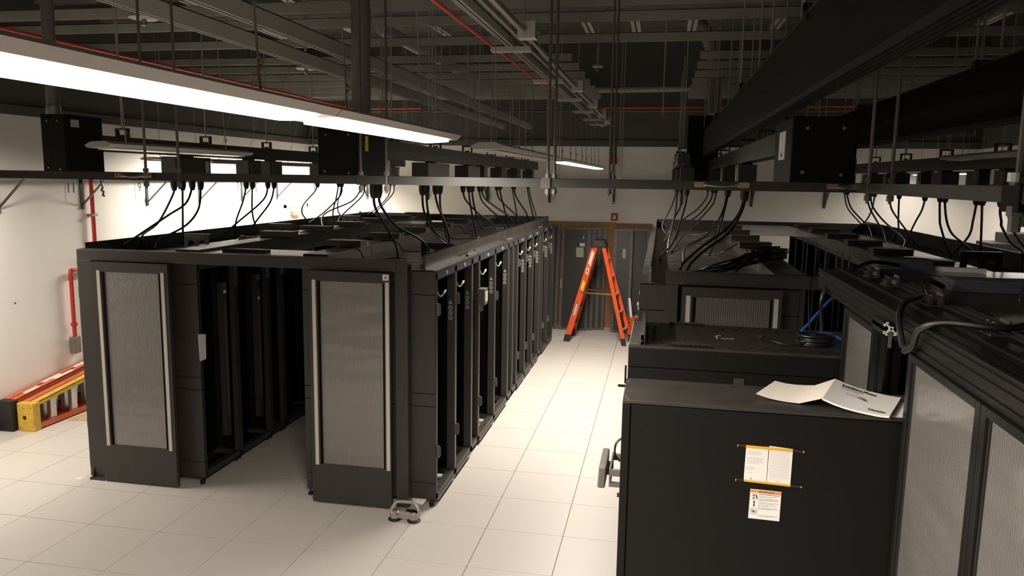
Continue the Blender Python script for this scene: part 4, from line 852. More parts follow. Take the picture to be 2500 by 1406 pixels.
Zc = [0.018, 0.010, 0.006, 0.005, 0.006, 0.020, 0.034]; Zp = [0.034, 0.024, 0.017, 0.013, 0.011, 0.010, 0.012]
for k in range(7):
    u = k/6
    a, c_ = A0.lerp(Bn, u), A1.lerp(Bf, u); cov.append(((a.x, a.y, CZ+Zc[k]), (c_.x, c_.y, CZ+Zc[k])))
    a, c_ = Bn.lerp(C0, u), Bf.lerp(C1, u); pg_.append(((a.x, a.y, CZ+Zp[k]), (c_.x, c_.y, CZ+Zp[k])))
part('open_cover', sheetgrid(cov, 0.0012), 'paper_cream', mn, True)
pages = part('page_block', sheetgrid(pg_, 0.006), 'paper', mn, True)
ex, ey = (C1-Bf).normalized(), (Bf-Bn).normalized()
tz = lambda u: CZ+[0.034, 0.024, 0.017, 0.013, 0.011, 0.010, 0.012][min(6, int(round(u*6)))]+0.0012
def onpage(u, v): p = Bn.lerp(C0, u).lerp(Bf.lerp(C1, u), v); return (p.x, p.y, tz(u)+0.0012)
pxd = (ex.x, ex.y, -0.13); pxf = (ex.x, ex.y, -0.01)
text('title', 'Installation Manual', 0.036, 'ink', pages, onpage(0.14, 0.82), pxd, (ey.x, ey.y, 0), width=0.12, bold=0.0008)
text('subtitle', 'Row Based Cooling', 0.020, 'ink_grey', pages, onpage(0.14, 0.76), pxd, (ey.x, ey.y, 0), width=0.07)
text('subtitle', 'Hot Aisle Containment', 0.016, 'ink_grey', pages, onpage(0.14, 0.70), pxd, (ey.x, ey.y, 0), width=0.06)
text('publisher', 'Schneider', 0.026, 'ink', pages, onpage(0.66, 0.12), pxf, (ey.x, ey.y, 0), width=0.055, bold=0.0006)
b = B(); p0 = Vector(onpage(0.22, 0.50)); e3 = Vector(pxd).normalized(); n3 = Vector((ey.x, ey.y, 0))
for k in range(7): q = p0+e3*0.011*k; b.bar(q, q+n3*0.020, 0.0012, 0.0006)
b.bar(p0, p0+e3*0.072, 0.0012, 0.0006).bar(p0+n3*0.02, p0+n3*0.02+e3*0.068, 0.0012, 0.0006)
part('drawing', b, 'ink_grey', pages)
part('pen_marks', B().bar(p0+e3*0.052-n3*0.004, p0+e3*0.078-n3*0.008, 0.004, 0.0008).bar(p0+e3*0.056+n3*0.010, p0+e3*0.072+n3*0.006, 0.005, 0.0008), 'ink', pages)
# --- lower rack behind it, perforated roof
RX0, RX1, RY0, RY1 = 1.13, 2.20, -2.10, -1.50
r2 = thing('server_rack', 'black rack with perforated roof and brush slots behind the big cabinet', 'rack', ((RX0+RX1)/2, (RY0+RY1)/2, 0))
part('body', B().box(RX0, RY0+0.008, 0.05, RX1, RY1, CZ-0.012), 'black_deep', r2)
part('side_panel', B().box(RX0+0.004, RY0, 0.06, RX1-0.004, RY0+0.008, 1.885), 'black_deep', r2, bevel=0.002)
part('side_panel', B().box(RX0+0.004, RY0, 1.892, RX1-0.004, RY0+0.008, CZ-0.012), 'black_deep', r2, bevel=0.002)
part('base', B().box(RX0+0.03, RY0+0.03, 0.0, RX1-0.03, RY1-0.03, 0.05), 'black_in', r2)
tp = part('roof', B().box(RX0, RY0, CZ-0.012, RX1, RY1, CZ), 'black_top', r2, bevel=0.003)
sl = B()
for (y, n, x0) in ((-2.055, 13, 1.24), (-2.025, 13, 1.27), (-1.60, 13, 1.24), (-1.56, 13, 1.27), (-1.63, 13, 1.24)):
    for k in range(n): sl.box(x0+k*0.066, y, CZ, x0+k*0.066+0.022, y+0.006, CZ+0.0012)
for y in [-1.98+0.04*k for k in range(9)]: sl.box(1.20, y, CZ, 1.212, y+0.010, CZ+0.0012).box(1.235, y+0.02, CZ, 1.250, y+0.028, CZ+0.0012)
part('vent_slots', sl, 'black_in', tp, kind='stuff')
for (x0, x1, y) in ((1.318, 1.498, -1.535), (1.322, 1.500, -2.075)):
    bs = part('brush_slot', B().box(x0, y, CZ, x1, y+0.035, CZ+0.004), 'black_in', r2)
    br = B(); rn = random.Random(9)
    for k in range(70):
        xx = x0+0.004+(x1-x0-0.008)*k/69; yy = y+rn.uniform(0.006, 0.028)
        br.bar((xx, yy, CZ+0.004), (xx+rn.uniform(-0.006, 0.006), yy+rn.uniform(-0.004, 0.004), CZ+rn.uniform(0.010, 0.018)), 0.002, 0.002)
    part('bristles', br, 'brush', bs, kind='stuff')
part('roof_print', B().box(1.535, -1.85, CZ, 1.542, -1.77, CZ+0.001).box(1.535, -1.775, CZ, 1.56, -1.77, CZ+0.001), 'ink_grey', r2)
text('roof_lettering', 'APC', 0.034, 'ink_grey', r2, (1.555, -1.85, CZ+0.001), (1, 0, 0), (0, 1, 0))
part('access_handle', B().box(1.60, RY0-0.004, 1.835, 1.645, RY0, 1.865), 'black', r2)
part('handle_mark', B().box(1.615, RY0-0.006, 1.842, 1.630, RY0-0.004, 1.858), 'ink', r2)
# bracket plates standing on its aisle edge
bp = thing('trough_bracket', 'grey metal trough bracket standing on the aisle edge of the lower rack', 'bracket', (1.17, -1.8, CZ))
part('flange', B().hexa([(1.134, RY0+0.02, CZ), (1.176, RY0+0.02, CZ), (1.176, RY1-0.01, CZ), (1.134, RY1-0.01, CZ)], [(1.134, RY0+0.02, CZ+0.004), (1.176, RY0+0.02, CZ+0.004), (1.176, RY1-0.01, CZ+0.004), (1.134, RY1-0.01, CZ+0.004)]), 'bezel', bp)
part('slotted_rail', B().box(1.179, RY0+0.02, CZ, 1.183, RY1-0.01, CZ+0.05).box(1.183, RY0+0.02, CZ+0.046, 1.196, RY1-0.01, CZ+0.05), 'bezel', bp)
part('upright', B().box(1.198, RY0+0.02, CZ, 1.203, RY1-0.01, CZ+0.125), 'black_top', bp)
part('bolt', B().cyl((1.189, RY0+0.015, CZ+0.02), (1.189, RY0+0.005, CZ+0.02), 0.005, 8), 'chrome', bp, True)
# coil of cord on its roof
co = thing('cord_coil', 'coil of thin black cord on the lower rack roof', 'cord', (1.97, -1.87, CZ), None)
rn = random.Random(4)
for k in range(7):
    rr = 0.072+rn.uniform(-0.010, 0.008); dx, dy = rn.uniform(-0.008, 0.008), rn.uniform(-0.008, 0.008)
    pts = [(1.975+dx+rr*1.05*math.cos(a), -1.885+dy+rr*0.85*math.sin(a), CZ+0.008+0.007*k+rn.uniform(-0.002, 0.003)) for a in [2*math.pi*i/12 for i in range(12)]]
    part('loop', B().tube(pts, 0.0042, 6, 3, closed=True), 'cable', co, True)
part('tail', B().tube([(1.93, -1.93, CZ+0.02), (1.84, -1.93, CZ+0.006), (1.79, -1.90, CZ+0.01), (1.75, -1.84, CZ+0.012)], 0.006, 7, 5), 'cable', co, True)
part('plug', B().cyl((1.75, -1.84, CZ+0.014), (1.738, -1.82, CZ+0.016), 0.012, 10), 'rubber', co, True)
for k, (pts, r, m, lab, grp) in enumerate([
    ([(1.965, -1.83, CZ+0.03), (1.955, -1.80, CZ+0.12), (1.97, -1.70, CZ+0.25), (2.03, -1.55, CZ+0.32), (2.06, -1.5, CZ+0.34)], 0.004, 'cable', 'thin black cord rising from the coil to the end of the black beam', 'thin cords from the coil'),
    ([(1.99, -1.83, CZ+0.03), (1.985, -1.82, CZ+0.06), (2.03, -1.70, CZ+0.20), (2.07, -1.60, CZ+0.30)], 0.003, 'cable', 'thinner black cord leaning up toward the beam', 'thin cords from the coil'),
    ([(1.93, -1.78, CZ+0.012), (1.935, -1.76, CZ+0.04), (1.97, -1.72, CZ+0.07), (2.06, -1.62, CZ+0.15), (2.10, -1.58, CZ+0.18)], 0.0065, 'blue', 'bright blue cable rising to the right behind the lower rack', 'blue cables'),
    ([(1.955, -1.80, CZ+0.012), (1.99, -1.77, CZ+0.03), (2.05, -1.76, CZ+0.035), (2.12, -1.78, CZ+0.012)], 0.0065, 'blue', 'short bright blue cable lying arched by the coil', 'blue cables')]):
    solo('cable', B().tube(pts, r, 7, 6), m, lab, 'cable', grp, smooth=True)
# bundle of cords on the right pod roof
hb = thing('cord_bundle', 'tangled bundle of black cords lying on the right pod roof', 'cord', (1.95, 0.75, 2.085))
for k in range(8):
    dy, dz = rn.uniform(-0.16, 0.16), rn.uniform(0, 0.06)
    pts = [(1.60+rn.uniform(-0.1, 0.05), 0.55+dy, 2.0), (1.74, 0.50+dy, 2.05+dz*0.5), (1.92, 0.62+dy, 2.10+dz), (2.12, 0.85+dy, 2.12+dz), (2.22, 0.95+dy*1.5, 2.13+dz), (2.10, 1.02+dy, 2.115+dz), (1.93, 0.80+dy, 2.10), (1.80, 0.60-dy, 2.03)]
    part('cord', B().tube([(p[0]+rn.uniform(-.05,.05), p[1]+rn.uniform(-.05,.05), p[2]+rn.uniform(0,.02)) for p in pts], 0.008, 6, 5), 'cable', hb, True)
# ================================================================ CONTAINMENT OF EXTRUSIONS AND TWIN-WALL PANELS
PX = 2.05
ct = thing('containment_beam', 'long grooved black extrusion beam running toward the camera on the right', 'beam', (2.15, -3.3, 2.21))
def groove(b, x0, x1, z0, z1, y0, y1, nface, ntop):
    h = (z1-z0)/nface; g_ = 0.004; d = 0.006
    pr = [(x0, z0)]
    for k in range(nface):
        zc = z0+h*(k+0.5); pr += [(x0, zc-g_), (x0+d, zc-g_), (x0+d, zc+g_), (x0, zc+g_)]
    pr += [(x0, z1)]; w = (x1-x0)/ntop
    for k in range(ntop):
        xc = x0+w*(k+0.5); pr += [(xc-g_, z1), (xc-g_, z1-d), (xc+g_, z1-d), (xc+g_, z1)]
    pr += [(x1, z1), (x1, z0)]
    return b.prism(pr, 'y', y0, y1)
part('lower_profile', groove(B(), PX, PX+0.045, 2.210, 2.255, -5.4, -1.47, 1, 1), 'extrusion', ct)
part('middle_profile', groove(B(), PX-0.002, PX+0.09, 2.256, 2.306, -5.4, -1.47, 2, 2), 'extrusion', ct)
part('upper_profile', groove(B(), PX+0.091, PX+0.181, 2.262, 2.311, -5.4, -1.45, 1, 2), 'extrusion', ct)
part('edge_profile', groove(B(), PX+0.182, PX+0.262, 2.268, 2.316, -5.4, -1.45, 1, 2), 'extrusion', ct)
for k, y in enumerate((-1.80, -2.10, -2.62, -3.15)):
    cl = thing('beam_clip', 'black two-hook clip on the grooved beam, %s from its far end' % ['first', 'second', 'third', 'fourth'][k], 'clip', (2.215, y, 2.311), 'clips on the grooved beam')
    part('base', B().box(2.185, y-0.055, 2.311, 2.235, y+0.03, 2.316), 'black', cl)
    for dy in (-0.035, -0.012, 0.011):
        part('hook', B().prism([(2.19, 2.316), (2.19, 2.336), (2.205, 2.346), (2.235, 2.346), (2.235, 2.340), (2.21, 2.338), (2.203, 2.330), (2.203, 2.316)], 'y', y+dy-0.006, y+dy+0.006), 'black', cl)
    part('plate', B().hexa([(2.225, y-0.045, 2.316), (2.240, y-0.045, 2.316), (2.240, y+0.022, 2.316), (2.225, y+0.022, 2.316)], [(2.235, y-0.045, 2.355), (2.240, y-0.045, 2.355), (2.240, y+0.022, 2.355), (2.235, y+0.022, 2.355)]), 'black', cl)
    part('screw', B().cyl((2.20, y-0.03, 2.346), (2.20, y-0.03, 2.350), 0.004, 6).cyl((2.20, y+0.01, 2.346), (2.20, y+0.01, 2.350), 0.004, 6), 'zinc', cl, True)
def frame_panel(y0, y1, x, label, mat_='poly_side', zb=0.03, zt=2.208, w=0.030):
    t = thing('wall_panel', label, 'panel', (x, (y0+y1)/2, zb), 'twin-wall containment panels')
    part('post', B().box(x-0.018, y0, zb, x+0.018, y0+w, zt), 'extrusion', t, bevel=0.002)
    part('post', B().box(x-0.018, y1-w, zb, x+0.018, y1, zt), 'extrusion', t, bevel=0.002)
    part('top_rail', B().box(x-0.018, y0+w, zt-0.022, x+0.018, y1-w, zt), 'extrusion', t)
    part('sheet', B().box(x-0.003, y0+w, zb, x+0.003, y1-w, zt-0.022), mat_, t)
    part('gasket', B().box(x-0.008, y1-w-0.008, zb, x+0.008, y1-w, zt-0.022).box(x-0.008, y0+w, zb, x+0.008, y0+w+0.006, zt-0.022), 'rubber', t)
    return t
frame_panel(-2.655, -2.115, PX+0.005, 'translucent grey panel standing behind the manual in the gap of the row')
frame_panel(-3.56, -2.995, PX+0.005, 'tall translucent grey panel right of the big cabinet')
frame_panel(-4.20, -3.565, PX+0.005, 'translucent panel with fine ribs cut by the right edge of the photo')
# slotted post carrying a short profile whose bright cut end faces the camera
ep = thing('extrusion_post', 'black slotted post topped by a profile with a bright cross-shaped cut end', 'post', (2.02, -2.706, CZ))
CXX, CZZ, CYY = 2.0240, 2.2540, -2.84
part('post', B().box(CXX-0.022, -2.718, CZ, CXX-0.006, -2.694, CZZ-0.022).box(CXX+0.006, -2.718, CZ, CXX+0.022, -2.694, CZZ-0.022).box(CXX-0.022, -2.710, CZ, CXX+0.022, -2.702, CZZ-0.022), 'extrusion', ep)
part('short_profile', B().box(CXX-0.022, CYY+0.004, CZZ-0.022, CXX-0.006, -2.694, CZZ+0.022).box(CXX+0.006, CYY+0.004, CZZ-0.022, CXX+0.022, -2.694, CZZ+0.004).box(CXX-0.022, CYY+0.004, CZZ-0.006, CXX+0.022, -2.694, CZZ+0.006), 'extrusion', ep)
xs = B()
for sx in (-1, 1):
    for sz in (-1, 1):
        if sx > 0 and sz > 0: continue
        xs.bar((CXX+sx*0.004, CYY, CZZ+sz*0.004), (CXX+sx*0.017, CYY, CZZ+sz*0.017), 0.005, 0.006)
        xs.box(CXX+sx*0.008, CYY-0.003, CZZ+sz*0.018, CXX+sx*0.0225, CYY+0.003, CZZ+sz*0.0225).box(CXX+sx*0.018, CYY-0.003, CZZ+sz*0.008, CXX+sx*0.0225, CYY+0.003, CZZ+sz*0.0225)
xs.box(CXX-0.0075, CYY-0.003, CZZ-0.0075, CXX+0.0075, CYY+0.003, CZZ+0.0075)
part('cut_end', xs, 'cut_alu', ep)
part('center_hole', B().cyl((CXX, CYY-0.0032, CZZ), (CXX, CYY-0.0042, CZZ), 0.0035, 10), 'black_in', ep)
part('insert', B().box(CXX-0.005, CYY-0.003, CZZ-0.065, CXX+0.005, CYY+0.003, CZZ-0.008), 'zinc', ep)
# server fronts seen in the gap
sv = thing('equipment_stack', 'dark equipment fronts seen in the gap beside the bright post', 'equipment', (2.4, -2.84, 0.2))
for k in range(8):
    part('unit', B().box(2.30, -2.985, 0.3+k*0.22, 2.36, -2.70, 0.5+k*0.22), 'black', sv)
    part('vent', B().box(2.296, -2.95, 0.33+k*0.22, 2.30, -2.76, 0.47+k*0.22), 'black_edge', sv)
part('red_latch', B().box(2.285, -2.88, 1.83, 2.296, -2.85, 1.87), 'red', sv)
solo('tie_rod', B().cyl((2.10, -2.74, 1.95), (2.18, -2.97, 2.07), 0.003, 6), 'zinc', 'thin bare rod slanting across the dark gap by the bright post', 'rod', smooth=True)
# roof of the enclosure
RZ = 2.300
for k, (y0, y1) in enumerate(((-5.4, -3.05), (-3.04, -2.10))):
    solo('enclosure_roof_sheet', B().box(2.315, y0, RZ-0.012, 3.30, y1, RZ), 'black_top', 'dark glossy roof sheet of the near enclosure, %s' % ['nearer the camera', 'farther from the camera'][k], 'roof sheet', 'dark roof sheets')
for k in range(2):
    solo('ribbed_roof_sheet', B().box(2.56+k*0.0, -2.09+k*0.42, RZ-0.012, 4.1, -1.70+k*0.42, RZ-0.002), 'poly_cool_reflect', 'ribbed roof sheet tinted with cool reflected light past the grooved beam, %s' % ['nearer one', 'farther one'][k], 'roof sheet', 'ribbed sheets tinted with cool light')
solo('enclosure_roof_sheet', B().box(2.315, -2.09, RZ-0.012, 2.555, -1.30, RZ), 'black_top', 'dark roof sheet between the grooved beam and the bluish sheets', 'roof sheet')
for k, (x0, x1, y, h) in enumerate(((2.36, 2.62, -1.36, 0.055), (2.44, 2.70, -2.16, 0.05))):
    b = B().box(x0, y, RZ, x1, y+0.13, RZ+h)
    solo('foam_block', b, 'foam', 'dark blue-grey foam block on the enclosure roof, %s' % ['by the end of the grooved beam', 'nearer the camera'][k], 'foam block', 'foam blocks', bevel=0.004)
solo('foam_block', B().box(2.70, -2.16, RZ, 2.86, -2.02, RZ+0.05), 'foam', 'short foam block butted against the nearer foam block', 'foam block', 'foam blocks', bevel=0.004)
solo('white_batten', B().hexa([(2.62, -1.32, RZ), (2.86, -1.38, RZ), (2.86, -1.345, RZ), (2.62, -1.285, RZ)], [(2.62, -1.32, RZ+0.02), (2.86, -1.38, RZ+0.02), (2.86, -1.345, RZ+0.02), (2.62, -1.285, RZ+0.02)]), 'paper', 'narrow white strip lying beside the foam blocks', 'strip')
solo('steel_rod', B().cyl((2.61, -2.35, RZ+0.005), (3.0, -1.55, RZ+0.16), 0.004, 7), 'zinc', 'thin bare rod leaning over the bluish roof sheets', 'rod', smooth=True)
solo('label_card', B().hexa([(2.50, -2.66, RZ), (2.57, -2.72, RZ), (2.58, -2.69, RZ), (2.51, -2.63, RZ)], [(2.50, -2.66, RZ+0.001), (2.57, -2.72, RZ+0.001), (2.58, -2.69, RZ+0.001), (2.51, -2.63, RZ+0.001)]), 'paper_cream', 'small pale card on the dark roof sheet', 'card')
# cables over the beam
for pts, r, lab in (([(2.44, -1.42, RZ+0.03), (2.30, -1.50, RZ+0.05), (2.20, -1.60, RZ+0.03), (2.12, -1.66, RZ-0.02), (2.03, -1.70, 2.20), (2.035, -1.72, 2.02)], 0.009, 'black cable draped over the far end of the grooved beam'),
                    ([(2.40, -2.17, RZ+0.02), (2.33, -2.20, RZ+0.05), (2.27, -2.33, RZ+0.035), (2.22, -2.50, 2.328), (2.10, -2.72, 2.332), (2.034, -2.88, 2.30), (2.03, -2.96, 2.22)], 0.011, 'black cable crossing the grooved beam between the clips and hanging to the panel'),
                    ([(2.03, -2.98, 2.21), (2.030, -3.05, 2.24), (2.032, -3.10, 2.305), (2.09, -3.14, 2.333), (2.22, -3.20, 2.335), (2.36, -3.12, 2.345), (2.50, -3.05, 2.33)], 0.011, 'black cable snaking over the grooved beam at the right edge'),
                    ([(2.62, -3.40, 2.31), (2.34, -3.28, 2.325), (2.245, -3.245, 2.33), (2.24, -3.32, 2.33), (2.42, -3.60, 2.325), (2.6, -3.8, 2.31)], 0.007, 'thinner black cable doubled back over the beam at the right edge')):
    solo('cable', B().tube(pts, r, 8, 6), 'cable', lab, 'cable', 'cables over the grooved beam', smooth=True)
# stacked box far right behind the pod
fx = thing('equipment_stack', 'brown stacked equipment box standing far right against the wall', 'equipment', (5.6, 5.0, 0))
part('lower_body', B().box(5.30, 4.9, 0, 5.95, 5.4, 2.02), 'door_grey', fx, bevel=0.01)
part('upper_body', B().box(5.50, 4.95, 2.02, 5.85, 5.35, 2.14), 'door_grey', fx, bevel=0.01)
part('status_light', B().box(5.62, 4.895, 1.86, 5.64, 4.90, 1.95), 'strap_green', fx)
# ================================================================ FAR END OF THE AISLE
def leaning(x0, x1, yb, yt, z1, label, th=0.035, kind='door'):
    t = thing('leaning_rack_door', label, 'rack door', ((x0+x1)/2, yb, 0), 'rack doors leaning on the back wall')
    q = lambda a, b_, z0, z1_, o0, o1: B().hexa([(a, yb+(yt-yb)*z0/z1+o0, z0), (b_, yb+(yt-yb)*z0/z1+o0, z0), (b_, yb+(yt-yb)*z0/z1+o1, z0), (a, yb+(yt-yb)*z0/z1+o1, z0)], [(a, yb+(yt-yb)*z1_/z1+o0, z1_), (b_, yb+(yt-yb)*z1_/z1+o0, z1_), (b_, yb+(yt-yb)*z1_/z1+o1, z1_), (a, yb+(yt-yb)*z1_/z1+o1, z1_)])
    part('leaf', q(x0+0.03, x1-0.03, 0.03, z1-0.03, 0.008, th), 'door_grey', t)
    part('edge', q(x0, x0+0.05, 0, z1, 0, th), 'bezel', t); part('edge', q(x1-0.05, x1, 0, z1, 0, th), 'bezel', t)
    part('rail', q(x0+0.05, x1-0.05, z1-0.04, z1, 0, th), 'bezel', t); part('rail', q(x0+0.05, x1-0.05, 0, 0.04, 0, th), 'bezel', t)
    h = B()
    for k in range(9):
        z = 0.15+k*0.2; y = yb+(yt-yb)*z/z1
        h.box(x0+0.018, y-0.002, z, x0+0.03, y+0.01, z+0.016).box(x1-0.03, y-0.002, z, x1-0.018, y+0.01, z+0.016)
    part('punched_holes', h, 'black_in', t)
    return t
solo('cardboard_sheet', B().box(-0.82, YB-0.045, 0, 0.45, YB-0.035, 1.955), 'cardboard', 'large brown cardboard sheet on the back wall behind the ladder', 'cardboard')
solo('cardboard_sheet', B().box(0.40, YB-0.030, 0, 1.09, YB-0.020, 1.945), 'cardboard', 'brown cardboard sheet on the back wall right of the ladder', 'cardboard')
solo('cardboard_sheet', B().hexa([(1.09, YB-0.04, 0), (1.10, YB-0.16, 0), (1.112, YB-0.16, 0), (1.102, YB-0.03, 0)], [(1.09, YB-0.04, 1.93), (1.10, YB-0.16, 1.95), (1.112, YB-0.16, 1.95), (1.102, YB-0.03, 1.93)]), 'cardboard', 'folded cardboard flap standing off the back wall', 'cardboard')
for k, x in enumerate((0.30, 0.20, 0.10)):
    leaning(x-0.55, x, 8.28-0.045*k, 8.50-0.045*k, 1.87, 'black rack door edge leaning behind the front left one, %s' % ['rightmost', 'middle', 'leftmost'][k])
ld = leaning(-0.51, 0.015, 8.13, 8.35, 1.855, 'frontmost black rack door left of the orange step ladder')
part('painted_reflection', B().box(-0.235, 8.295, 1.31, -0.10, 8.30, 1.50), 'reflection_green', ld)  # window-like reflection in the glossy door, painted as flat patches
part('painted_reflection', B().box(-0.175, 8.318, 1.50, -0.085, 8.323, 1.58), 'frame_pale', ld)
part('white_dot', B().box(-0.12, 8.33, 1.66, -0.10, 8.334, 1.70), 'paper', ld)
part('lock_plate', B().box(-0.505, 8.205, 0.76, -0.475, 8.21, 0.92), 'zinc', ld)
rd2 = leaning(0.55, 1.08, 8.24, 8.46, 1.86, 'black rack door leaning right of the step ladder, rear one')
rd = leaning(0.44, 0.78, 8.10, 8.36, 1.85, 'black rack door leaning right of the step ladder, front one')
part('painted_reflection', B().box(0.60, 8.295, 1.30, 0.66, 8.30, 1.50), 'reflection_green', rd)  # same painted reflection on the door right of the ladder
leaning(-1.05, -0.545, 8.15, 8.40, 1.90, 'black rack door leaning at the far corner of the left pod')
# fire alarm pull and strobe
fa = thing('fire_alarm', 'red fire alarm device with a white symbol on the back wall', 'alarm', (0.415, YB, 1.99))
part('body', B().box(0.355, YB-0.05, 1.99, 0.478, YB, 2.122), 'alarm_red', fa, bevel=0.006)
part('strobe_window', B().box(0.392, YB-0.054, 2.02, 0.441, YB-0.05, 2.085), 'paper', fa)
part('symbol', B().prism([(0.402, 2.03), (0.408, 2.03), (0.432, 2.075), (0.425, 2.075)], 'y', YB-0.056, YB-0.054).box(0.40, YB-0.056, 2.055, 0.418, YB-0.054, 2.075), 'alarm_red', fa)
fs_ = thing('alarm_box', 'small red junction box on conduits high on the back wall', 'alarm', (0.37, YB, 3.0))
part('box', B().box(0.305, YB-0.06, 3.005, 0.435, YB, 3.12), 'alarm_red', fs_, bevel=0.004)
part('conduit', B().cyl((0.335, YB-0.02, 3.12), (0.335, YB-0.02, ZW+0.02), 0.014, 8).cyl((0.405, YB-0.02, 3.12), (0.405, YB-0.02, ZW+0.02), 0.014, 8), 'rail_black', fs_, True)
part('lead', B().tube([(0.36, YB-0.04, 3.005), (0.355, YB-0.06, 2.9), (0.33, YB-0.12, 2.80), (0.28, YB-0.2, 2.78)], 0.010, 6, 5), 'rail_black', fs_, True)
# --- orange step ladder
sl_ = thing('step_ladder', 'bright orange fibreglass step ladder standing open in the middle aisle', 'step ladder', (0.25, 7.3, 0))
top = Vector((0.26, 7.28, 1.70))
def rail(b, p, q, w, d, out):     # a channel rail: web and two flanges
    p, q = Vector(p), Vector(q); ax = (q-p).normalized(); wd = Vector((1, 0, 0)); wd = (wd-ax*wd.dot(ax)).normalized(); o = Vector(out)
    b.hexa([p-wd*w/2-o*0.004, p+wd*w/2-o*0.004, p+wd*w/2+o*0.004, p-wd*w/2+o*0.004], [q-wd*w/2-o*0.004, q+wd*w/2-o*0.004, q+wd*w/2+o*0.004, q-wd*w/2+o*0.004])
    for s in (-1, 1):
        e = wd*s*(w/2-0.004); t_ = wd*0.004
        b.hexa([p+e-t_, p+e+t_, p+e+t_+o*d, p+e-t_+o*d], [q+e-t_, q+e+t_, q+e+t_+o*d, q+e-t_+o*d])
    return b
LF = {'fn': ((-0.235, 7.14, 0.03), (0.205, 7.13, 1.66)), 'ff': ((-0.20, 7.66, 0.03), (0.215, 7.45, 1.66)), 'rn': ((0.735, 7.02, 0.03), (0.335, 7.13, 1.66)), 'rf': ((0.83, 7.42, 0.03), (0.345, 7.43, 1.66))}
part('front_rail', rail(B(), *LF['fn'], 0.098, 0.035, (0, 1, 0)), 'orange', sl_)
part('front_rail', rail(B(), *LF['ff'], 0.098, 0.035, (0, -1, 0)), 'orange', sl_)
part('rear_rail', rail(B(), *LF['rn'], 0.062, 0.028, (0, 1, 0)), 'orange', sl_)
part('rear_rail', rail(B(), *LF['rf'], 0.062, 0.028, (0, -1, 0)), 'orange', sl_)
part('top_cap', B().hexa([(0.13, 7.09, 1.62), (0.40, 7.09, 1.62), (0.40, 7.49, 1.62), (0.13, 7.49, 1.62)], [(0.18, 7.10, 1.735), (0.35, 7.10, 1.735), (0.35, 7.48, 1.735), (0.18, 7.48, 1.735)]), 'rubber', sl_, bevel=0.012)
for x, z in ((0.20, 1.665), (0.24, 1.70), (0.285, 1.665), (0.20, 1.70)):
    part('rivet', B().cyl((x, 7.095, z), (x, 7.085, z), 0.007, 8), 'chrome', sl_, True)
def along(k, u): a, c_ = Vector(LF[k][0]), Vector(LF[k][1]); return a.lerp(c_, u)
for i in range(5):
    u = (i+0.75)/5.6; a, c_ = along('fn', u), along('ff', u)
    part('step', B().hexa([a+Vector((-0.04, 0.01, -0.012)), a+Vector((0.04, 0.01, -0.012)), c_+Vector((0.04, -0.01, -0.012)), c_+Vector((-0.04, -0.01, -0.012))], [a+Vector((-0.04, 0.01, 0.012)), a+Vector((0.04, 0.01, 0.012)), c_+Vector((0.04, -0.01, 0.012)), c_+Vector((-0.04, -0.01, 0.012))]), 'alu', sl_)
    a, c_ = along('rn', u), along('rf', u)
    part('rear_bar', B().bar(a+Vector((0, 0.01, 0)), c_+Vector((0, -0.01, 0)), 0.045, 0.02), 'alu', sl_)
for (f_, r_) in (('fn', 'rn'), ('ff', 'rf')):
    a, c_ = along(f_, 0.50), along(r_, 0.50); part('spreader', B().bar(a, c_, 0.006, 0.028), 'brass', sl_)
for k in LF:
    a, c_ = Vector(LF[k][0]), along(k, 0.055); w = 0.11 if k[0] == 'f' else 0.075
    d0 = Vector((0, 0, -0.03)); part('foot', B().hexa([a+d0+Vector((-w/2, -0.02, 0)), a+d0+Vector((w/2, -0.02, 0)), a+d0+Vector((w/2, 0.04 if k[1] == 'n' else 0.02, 0)), a+d0+Vector((-w/2, 0.04 if k[1] == 'n' else 0.02, 0))], [c_+Vector((-w/2, -0.012, 0)), c_+Vector((w/2, -0.012, 0)), c_+Vector((w/2, 0.035, 0)), c_+Vector((-w/2, 0.035, 0))]), 'rubber', sl_)
def decal(u0, u1, w, m, nm, dy=-0.006):
    a, c_ = along('fn', u0), along('fn', u1); ax = (c_-a).normalized(); wd = Vector((1, 0, 0)); wd = (wd-ax*wd.x).normalized()
    y = Vector((0, dy, 0)); q = Vector((0, -0.0012, 0))
    return part(nm, B().hexa([a-wd*w/2+y, a+wd*w/2+y, a+wd*w/2+y+q, a-wd*w/2+y+q], [c_-wd*w/2+y, c_+wd*w/2+y, c_+wd*w/2+y+q, c_-wd*w/2+y+q]), m, sl_), a, c_, ax, wd
decal(0.79, 0.93, 0.06, 'paper', 'instruction_label'); decal(0.70, 0.775, 0.06, 'paper', 'safety_label'); decal(0.755, 0.778, 0.06, 'warn_orange', 'safety_band', -0.0075)
decal(0.53, 0.62, 0.058, 'yellow_label', 'yellow_label')
pic = decal(0.715, 0.74, 0.022, 'ink', 'label_figure', -0.0075)
